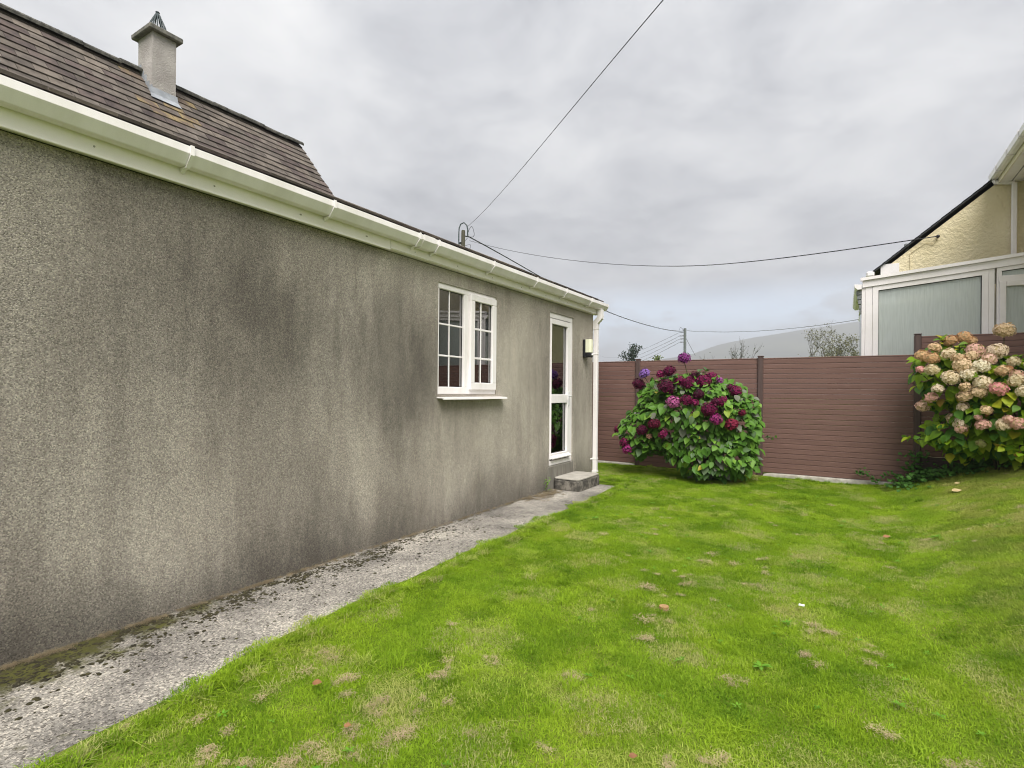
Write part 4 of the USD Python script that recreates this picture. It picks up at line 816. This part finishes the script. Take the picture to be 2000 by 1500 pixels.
cable("overhead_cable", curve([a, [-5.81, 11.70, 8.02], q1, q2, [2.2, 2.6, 5.75]], 40), .0085, "wire", "black cable sweeping from the near telegraph pole up over the lawn to the top edge")
cable("overhead_cable", curve([P1 + rv * .25 + [0, 0, 8.82], [-15.19, 28.24, 7.96], [-14.64, 36.83, 7.14], [-13.23, 44.77, 6.69 + .02], [-12.87, 50.88, 7.10]], 40), .026, "wire", "thick black cable running from the near pole behind the gutter to the far pole")
cable("overhead_cable", curve([P1 + rv * .3 + [0, 0, 8.62], [-8.17, 18.47, 6.17], [-4.59, 15.99, 5.10], [-1.49, 13.21, 4.32], [1.42, GY - .06, 4.23]], 50), .0095, "wire", "thin sagging cable from the near pole to the cream gable wall")
P2 = V([-12.75, 50.96, 0])
fp = thing("telegraph_pole", "slim grey telegraph pole standing far behind the fence above the dark hydrangea", "telegraph pole")
put(fp, "pole", MB().tube([P2 + [0, 0, -1], P2 + [0, 0, 7.35]], [.15, .115], 10), "far_pole_wood", smooth=40)
for zz in (7.0, 6.66, 6.38, 6.08): put(fp, "insulator_arm", MB().tube([P2 + [0, 0, zz], P2 - rv * .42 + [0, 0, zz - .04]], .035, 6), "wire")
put(fp, "cable_loop", MB().tube(curve([P2 - rv * .1 + [0, 0, 7.1], P2 - rv * .45 + [0, 0, 7.4], P2 - rv * .5 + [0, 0, 7.15]], 12), .014, 5), "wire")
cable("overhead_cable", sag([P2[0] + .1, P2[1], 7.12], [3.0, 42.0, 6.6], .55), .018, "thin_wire", "cable from the far pole to the right, disappearing behind the conservatory")
for i, (zz, ze) in enumerate(((7.0, 12.48), (6.66, 11.19), (6.38, 9.9), (6.08, 8.75))):
    cable("overhead_cable", sag(P2 - rv * .42 + [0, 0, zz], [-66 + i * .3, 160, ze + .2], 1.2), .016, "thin_wire", "%s of the four faint parallel wires going left from the far pole" % ("topmost", "second from the top", "third from the top", "lowest")[i])
sw_ = cable("stay_wire", [P2 + [0.1, 0, 6.4], P2 + rv * .85 + [0, .5, 4.85]], .016, "thin_wire", "short slanting stay wire at the right of the far pole")

# ---------------------------------------------------------------- trees beyond the fence
def tree(name, label, base, h, spread, depth, leafm, leaf_n, leaf_s, seed, r0=.1, upright=.6, leaf_side=None, multi=1):
    g = np.random.default_rng(seed); t = thing(name, label, "tree"); wood = MB(); tips = []
    def grow(p, d, L, r, k):
        d = unit(d); pts = [p]; q = p
        for _ in range(3):
            d = unit(d + g.normal(0, .16, 3) + [0, 0, .06]); q = q + d * L / 3; pts.append(q)
        wood.tube(pts, np.linspace(r, r * .62, 4), 5 if k else 7, False)
        if k >= 2: tips.extend(pts[1:])
        if k < depth:
            for _ in range(g.integers(2, 4)):
                dd = unit(d * upright + g.normal(0, spread, 3) * [1, 1, .7] + [0, 0, .18]); grow(pts[g.integers(2, 4)], dd, L * g.uniform(.58, .8), r * .6, k + 1)
    for m in range(multi):
        grow(V(base) + ([0, 0, 0] if multi == 1 else g.normal(0, [.5, .3, 0])), V([g.normal(0, .12), g.normal(0, .12), 1]), h * .38, r0, 0)
    put(t, "trunk", wood, "bark", smooth=True)
    cr = MB(); T = V(tips)
    for _ in range(leaf_n):
        p = T[g.integers(len(T))]
        if leaf_side is not None and (p - V(base)) @ rv < leaf_side[0] + g.normal(0, .3) and g.random() < leaf_side[1]: continue
        p = p + g.normal(0, .10, 3); d = unit(g.normal(0, 1, 3)); cr.add(*leaf(p, d, unit(g.normal(0, 1, 3) + [0, 0, .6]), leaf_s * g.uniform(.6, 1.3), leaf_s * .6, .4))
    put(t, "crown", cr, leafm, smooth=True)
tree("tree", "slender dark upright tree just right of the downpipe beyond the fence", (-20.6, 57.8, -.6), 8.0, .13, 4, "far_leaf_dark", 900, .20, 2, .09, 1.1)
tree("shrub", "rounded green shrub top over the fence between slender tree and far pole", (-17.05, 54.2, -.6), 6.3, .5, 4, "far_leaf_green", 1500, .24, 5, .1, .6)
tree("shrub", "thin bare twiggy shrub tops showing over the fence left of the middle post", (-7.2, 42.7, -.6), 5.6, .22, 4, "far_leaf_dark", 260, .12, 7, .05, 1.1, None, 5)
tree("tree", "bare-branched tree with sparse green leaves on its right, beside the conservatory", (-.9, 52.5, -.6), 7.4, .55, 6, "far_leaf_brown", 4200, .13, 12, .09, .75, (-.2, .7), 3)
tree("shrub", "small dull green bush top at the foot of the stay wire", (-16.0, 72.4, -.6), 7.4, .6, 3, "far_leaf_dark", 700, .3, 13, .1, .5)

# ---------------------------------------------------------------- lawn: grass, clippings, weeds, moss, leaves
def instancer(name, protos, pm, pos, quat, scale, idx, label, cat, kind="stuff"):
    p = numbered("/World", name); pi = UsdGeom.PointInstancer.Define(stage, p); rel = pi.CreatePrototypesRel()
    UsdGeom.Scope.Define(stage, p + "/kinds")
    for i, m in enumerate(protos):
        usdkit.mesh(stage, f"{p}/kinds/{name}_piece" + (f"_{i:03d}" if i else ""), m.mesh() if isinstance(m, MB) else m, "/World/Looks/" + pm, True)
        rel.AddTarget(f"{p}/kinds/{name}_piece" + (f"_{i:03d}" if i else ""))
    pi.CreatePositionsAttr(Vt.Vec3fArray.FromNumpy(np.asarray(pos, np.float32)))
    q = np.asarray(quat, np.float32)
    pi.CreateOrientationsAttr(Vt.QuathArray([Gf.Quath(float(a[0]), float(a[1]), float(a[2]), float(a[3])) for a in q]))
    pi.CreateScalesAttr(Vt.Vec3fArray.FromNumpy(np.asarray(scale, np.float32))); pi.CreateProtoIndicesAttr(Vt.IntArray.FromNumpy(np.asarray(idx, np.int32)))
    tag(pi.GetPrim(), label, cat, None, kind)
def orient(x, y, yawv):
    e = .05; gx = (gz(x + e, y) - gz(x - e, y)) / (2 * e); gy = (gz(x, y + e) - gz(x, y - e)) / (2 * e)
    out = []
    for a, b, c in zip(gx, gy, yawv):
        n = unit([-a, -b, 1]); w = math.sqrt((1 + n[2]) / 2); q1_ = V([w, -n[1] / (2 * w), n[0] / (2 * w), 0])
        q2_ = V([math.cos(c / 2), 0, 0, math.sin(c / 2)]); w1, x1, y1, z1 = q1_; w2, x2, y2, z2 = q2_
        out.append([w1 * w2 - x1 * x2 - y1 * y2 - z1 * z2, w1 * x2 + x1 * w2 + y1 * z2 - z1 * y2, w1 * y2 - x1 * z2 + y1 * w2 + z1 * x2, w1 * z2 + x1 * y2 - y1 * x2 + z1 * w2])
    return out
def blades(seed, n, half, h0, h1, w0, w1, lean):
    g = np.random.default_rng(seed); b0 = np.stack([g.uniform(-half, half, n), g.uniform(-half, half, n), np.zeros(n)], 1)
    clump = meshkit.noise(b0 * 28 + seed * 7); h = g.uniform(h0, h1, n) * (.65 + .7 * clump); a = g.uniform(0, 2 * np.pi, n); le = np.abs(g.normal(0, lean, n)) * h
    d = np.stack([np.cos(a), np.sin(a), np.zeros(n)], 1); ta = a + np.pi / 2 + g.normal(0, .6, n); s = np.stack([np.cos(ta), np.sin(ta), np.zeros(n)], 1) * (g.uniform(w0, w1, n) / 2)[:, None]
    up_ = V([0, 0, 1.0]); m = b0 + d * (le * .35)[:, None] + up_ * (h * .6)[:, None]; tip = b0 + d * (le * 1.1)[:, None] + up_ * (h * np.clip(1.05 - .35 * (le / h) ** 2, .35, 1))[:, None]
    v = np.stack([b0 - s, b0 + s, m - s * .8, m + s * .8, tip], 1).reshape(-1, 3); i = np.arange(n)[:, None] * 5
    return v, np.concatenate([i + [0, 1, 3], i + [0, 3, 2], i + [2, 3, 4]])
def on_lawn(x, y):
    e = np.interp(y, EDGE_Y, EDGE_X)
    return ((x > e - .02) | (y > 7.27)) & (y < 8.66) & ~((x < W + .05) & (y < 7.85)) & ~((x < -2.94) & (y < 7.3))
gxs, gys = np.meshgrid(np.arange(-3.7, 3.4, .155), np.arange(-.4, 8.7, .155), indexing="ij")
x = gxs.ravel() + rng.uniform(-.07, .07, gxs.size); y = gys.ravel() + rng.uniform(-.07, .07, gxs.size)
keep = on_lawn(x, y) & (x < .55 * y + 1.6)
x, y = x[keep], y[keep]; n = len(x)
hs = .80 + .45 * meshkit.fbm(np.stack([x * 1.3, y * 1.3, x * 0], -1), 3, 21)
hs *= np.where((x < -2.9 + .4) | (y > 8.3), .85, 1.0)
instancer("grass", [blades(30 + i, 1150, .135, .009, .023, .0022, .0042, 1.1) for i in range(6)], "grass_blade", np.stack([x, y, gz(x, y) - .004], 1), orient(x, y, rng.uniform(0, 6.28, n)), np.stack([np.ones(n), np.ones(n), hs], 1), rng.integers(0, 6, n), "short mown yellow-green grass covering the lawn and bank", "grass")
# longer tufts at the path edge and here and there
ye = rng.uniform(.2, 7.2, 420); xe = np.interp(ye, EDGE_Y, EDGE_X) + rng.normal(.03, .035, 420)
yr = rng.uniform(1.4, 8.6, 420); xr = rng.uniform(-2.2, 2.4, 420)
yf = rng.uniform(8.45, 8.66, 60); xf = rng.uniform(-3.3, 2.2, 60); yq = 7.3 + np.abs(rng.normal(0, .04, 60)); xq = rng.uniform(-2.95, -2.5, 60)
x, y = np.concatenate([xe, xr[:230], xf, xq]), np.concatenate([ye, yr[:230], yf, yq]); k = on_lawn(x, y); x, y = x[k], y[k]; n = len(x)
instancer("long_grass", [blades(60 + i, 70, .035, .035, .070, .0026, .005, .8) for i in range(4)], "grass_blade", np.stack([x, y, gz(x, y) - .004], 1), orient(x, y, rng.uniform(0, 6.28, n)), np.stack([np.ones(n), np.ones(n), rng.uniform(.4, .85, n)], 1), rng.integers(0, 4, n), "longer grass tufts along the path edge, the fence and scattered over the lawn", "grass")
def thatch(seed, n, R, zt):
    g = np.random.default_rng(seed); b = MB()
    for _ in range(n):
        c = V([*g.normal(0, R * .45, 2), abs(g.normal(0, zt))]); a = g.uniform(0, 6.28); L = g.uniform(.014, .040); d = V([math.cos(a), math.sin(a), g.normal(0, .25)]); s = V([-d[1], d[0], 0]) * .0011
        bend = V([g.normal(0, .2), g.normal(0, .2), g.uniform(-.1, .35)]) * L
        v = [c - d * L / 2 - s, c - d * L / 2 + s, c + bend * .5 - s, c + bend * .5 + s, c + d * L / 2 + s * .3, c + d * L / 2 - s * .3]
        b.add(v, [[0, 1, 3], [0, 3, 2], [2, 3, 4], [2, 4, 5]])
    return b
DC = [[-0.9,3.4],[-0.88,3.11],[-0.88,2.79],[-0.94,3.85],[-0.91,3.63],[-0.55,4.53],[-0.5,4.27],[-0.49,3.91],[-1.5,5.01],[-1.44,4.79],[-1.41,1.54],[-1.41,1.43],[-0.4,2.58],[-1.55,1.41],[-1.89,1.58],[0.14,2.43],[-1.01,2.18],[-0.17,3.36],[0.11,3.2],[-0.02,3.35],[-1.59,5.45],[-0.37,1.97],[0.34,2.42],[-1.42,2.12],[-1.58,2.01],[-1.54,1.88],[-0.89,1.65],[-1.63,1.23],[-1.74,1.09],[-1.61,1.11],[-1.93,1.1],[-1.51,1.28],[-0.54,1.89],[-0.11,2.94],[0.29,5.68]]
pos, sc = [], []
for (a, b) in DC:
    for _ in range(3): pos.append([a + rng.normal(0, .03), b + rng.normal(0, .045)]); sc.append(rng.uniform(.3, .58))
for _ in range(130):
    a, b = rng.uniform(-2.4, 2.2), rng.uniform(.9, 8.2)
    if meshkit.noise(V([a * 1.6, b * 1.6, 0]), 40) > .5: pos.append([a, b]); sc.append(rng.uniform(.3, .6) if rng.random() < .8 else .8)
for _ in range(25): pos.append([-1.7 + rng.normal(0, .5), 1.2 + rng.uniform(-.3, .6)]); sc.append(rng.uniform(.3, .6))
pos = V(pos); k = on_lawn(pos[:, 0], pos[:, 1]); pos, sc = pos[k], V(sc)[k]; x, y = pos.T; n = len(x)
instancer("dry_grass", [thatch(70 + i, 95, .085, .007) for i in range(4)], "straw_dry", np.stack([x, y, gz(x, y) + .016], 1), orient(x, y, rng.uniform(0, 6.28, n)), np.repeat(sc[:, None], 3, 1), rng.integers(0, 4, n), "small tan clumps of dry mown clippings lying on the lawn", "dry grass")
def rosette(seed, n, s):
    g = np.random.default_rng(seed); b = MB()
    for i in range(n):
        a = i / n * 6.28 + g.normal(0, .3); d = V([math.cos(a), math.sin(a), g.uniform(.1, .7)]); b.add(*leaf(V([0, 0, .008]) + d * .004, d, V([0, 0, 1.0]), s * g.uniform(.7, 1.2), s * .42, .6))
    return b
n = 260; x = rng.uniform(-2.3, 2.0, n); y = rng.uniform(.9, 8.0, n); c = meshkit.noise(np.stack([x * 1.1, y * 1.1, x * 0], -1), 50) > .48; x, y = x[c], y[c]; n = len(x)
instancer("clover", [rosette(80, 6, .028), rosette(81, 5, .022), rosette(82, 8, .05)], "weed_leaf", np.stack([x, y, gz(x, y) + .012], 1), orient(x, y, rng.uniform(0, 6.28, n)), np.repeat(rng.uniform(.6, 1.15, n)[:, None], 3, 1), rng.choice(3, n, p=[.5, .46, .04]), "small broad-leaved weeds and clover in the lawn", "weeds")
# moss on the path and debris along the wall foot
def lump(seed):
    s = trimesh.creation.icosphere(1, 1.0); v = np.array(s.vertices); v = v * (.7 + .6 * meshkit.noise(v * 1.7 + seed * 5))[:, None]; v[:, 2] *= .42; return v, np.array(s.faces)
pos = []
while len(pos) < 3600:
    b = .6 + 4.6 * rng.beta(1.25, 2.4); a = W + .03 + abs(rng.normal(0, .24 if b > 1.7 else .30))
    if a > -2.55: continue
    if .6 * meshkit.fbm(V([a * 6 + b, b * 4 - a, .3]), 3, 60) + .4 * meshkit.noise(V([a * 23 + b * 9, b * 19 - a * 7, 0]), 61) + .22 * (1 - (a - W) / .6) + rng.normal(0, .10) > .73: pos.append([a, b])
for _ in range(160): pos.append([rng.uniform(W + .1, -2.65), rng.uniform(.8, 5)])
pos = V(pos); n = len(pos); s = np.minimum(rng.gamma(2.0, .0017, n) + .0014, .0105); q = rng.uniform(0, 6.28, n)
instancer("moss", [lump(i) for i in range(5)], "moss_clump", np.stack([pos[:, 0], pos[:, 1], np.full(n, .001)], 1), np.stack([np.cos(q / 2), q * 0, q * 0, np.sin(q / 2)], 1), np.stack([s * 1.25, s * rng.uniform(.7, 1.5, n), s], 1), rng.integers(0, 5, n), "dark moss clumps scattered on the path near the wall", "moss")
b = np.concatenate([rng.uniform(.5, 6.4, 260), rng.normal(6.0, .22, 150)]); a = np.concatenate([W + .012 + np.abs(rng.normal(0, .014, 260)), W + .05 + np.abs(rng.normal(0, .10, 150))]); k = b < 6.42; a, b = a[k], b[k]; n = len(a); q = rng.uniform(0, 6.28, n)
instancer("wall_debris", [thatch(90 + i, 60, .05, .010) for i in range(3)], "path_debris", np.stack([a, b, np.full(n, .004)], 1), np.stack([np.cos(q / 2), q * 0, q * 0, np.sin(q / 2)], 1), np.repeat(rng.uniform(.4, .8, n)[:, None], 3, 1), rng.integers(0, 3, n), "thin line of dry tan debris along the foot of the wall", "dry debris")
LV = [(-1.94, 1.51, "autumn_leaf", "orange fallen leaf on the grass near the path at the lower left", .045), (-.63, 1.80, "autumn_leaf", "small orange fallen leaf on the grass at the bottom edge", .03), (-1.59, 1.38, "autumn_leaf", "tiny brown fallen leaf among dry clippings in the lower left of the lawn", .03),
      (.98, 7.40, "pale_leaf", "pale yellow fallen leaf on the bank below the faded hydrangea", .09), (.29, 5.74, "autumn_leaf", "brown curled leaf on the lawn in front of the plain fence panel", .06), (1.05, 7.75, "pale_leaf", "small pale fallen leaf just above the larger one on the bank", .05)]
for (a, b, m, lb, s) in LV: put("/World", "fallen_leaf", leaf(V([a, b, float(gz(a, b)) + .04]), unit([1, .4, .05]), unit([-.1, -.5, 1]), s, s * .7, -.4), m, smooth=True, label=lb, cat="leaf")
sz_ = float(gz(-.91, 3.2)); put("/World", "cut_stump", MB().tube([[-.91, 3.2, sz_ - .02], [-.91, 3.2, sz_ + .030]], .028, 14), "stump_wood", label="small round orange-brown cut stump in the middle of the lawn among clippings", cat="stump")
put("/World", "paper_scrap", MB().box(-.225, -.195, 3.58, 3.605, float(gz(-.21, 3.59)) + .045, float(gz(-.21, 3.59)) + .049), "paper_white", label="tiny white scrap lying in the centre of the lawn", cat="litter")

# ---------------------------------------------------------------- haze
put("/World", "haze", MB().box(-3500, 3500, -3500, 3500, -6.0, 360.0), "haze", kind="stuff", label="thin pale haze in the air", cat="haze")
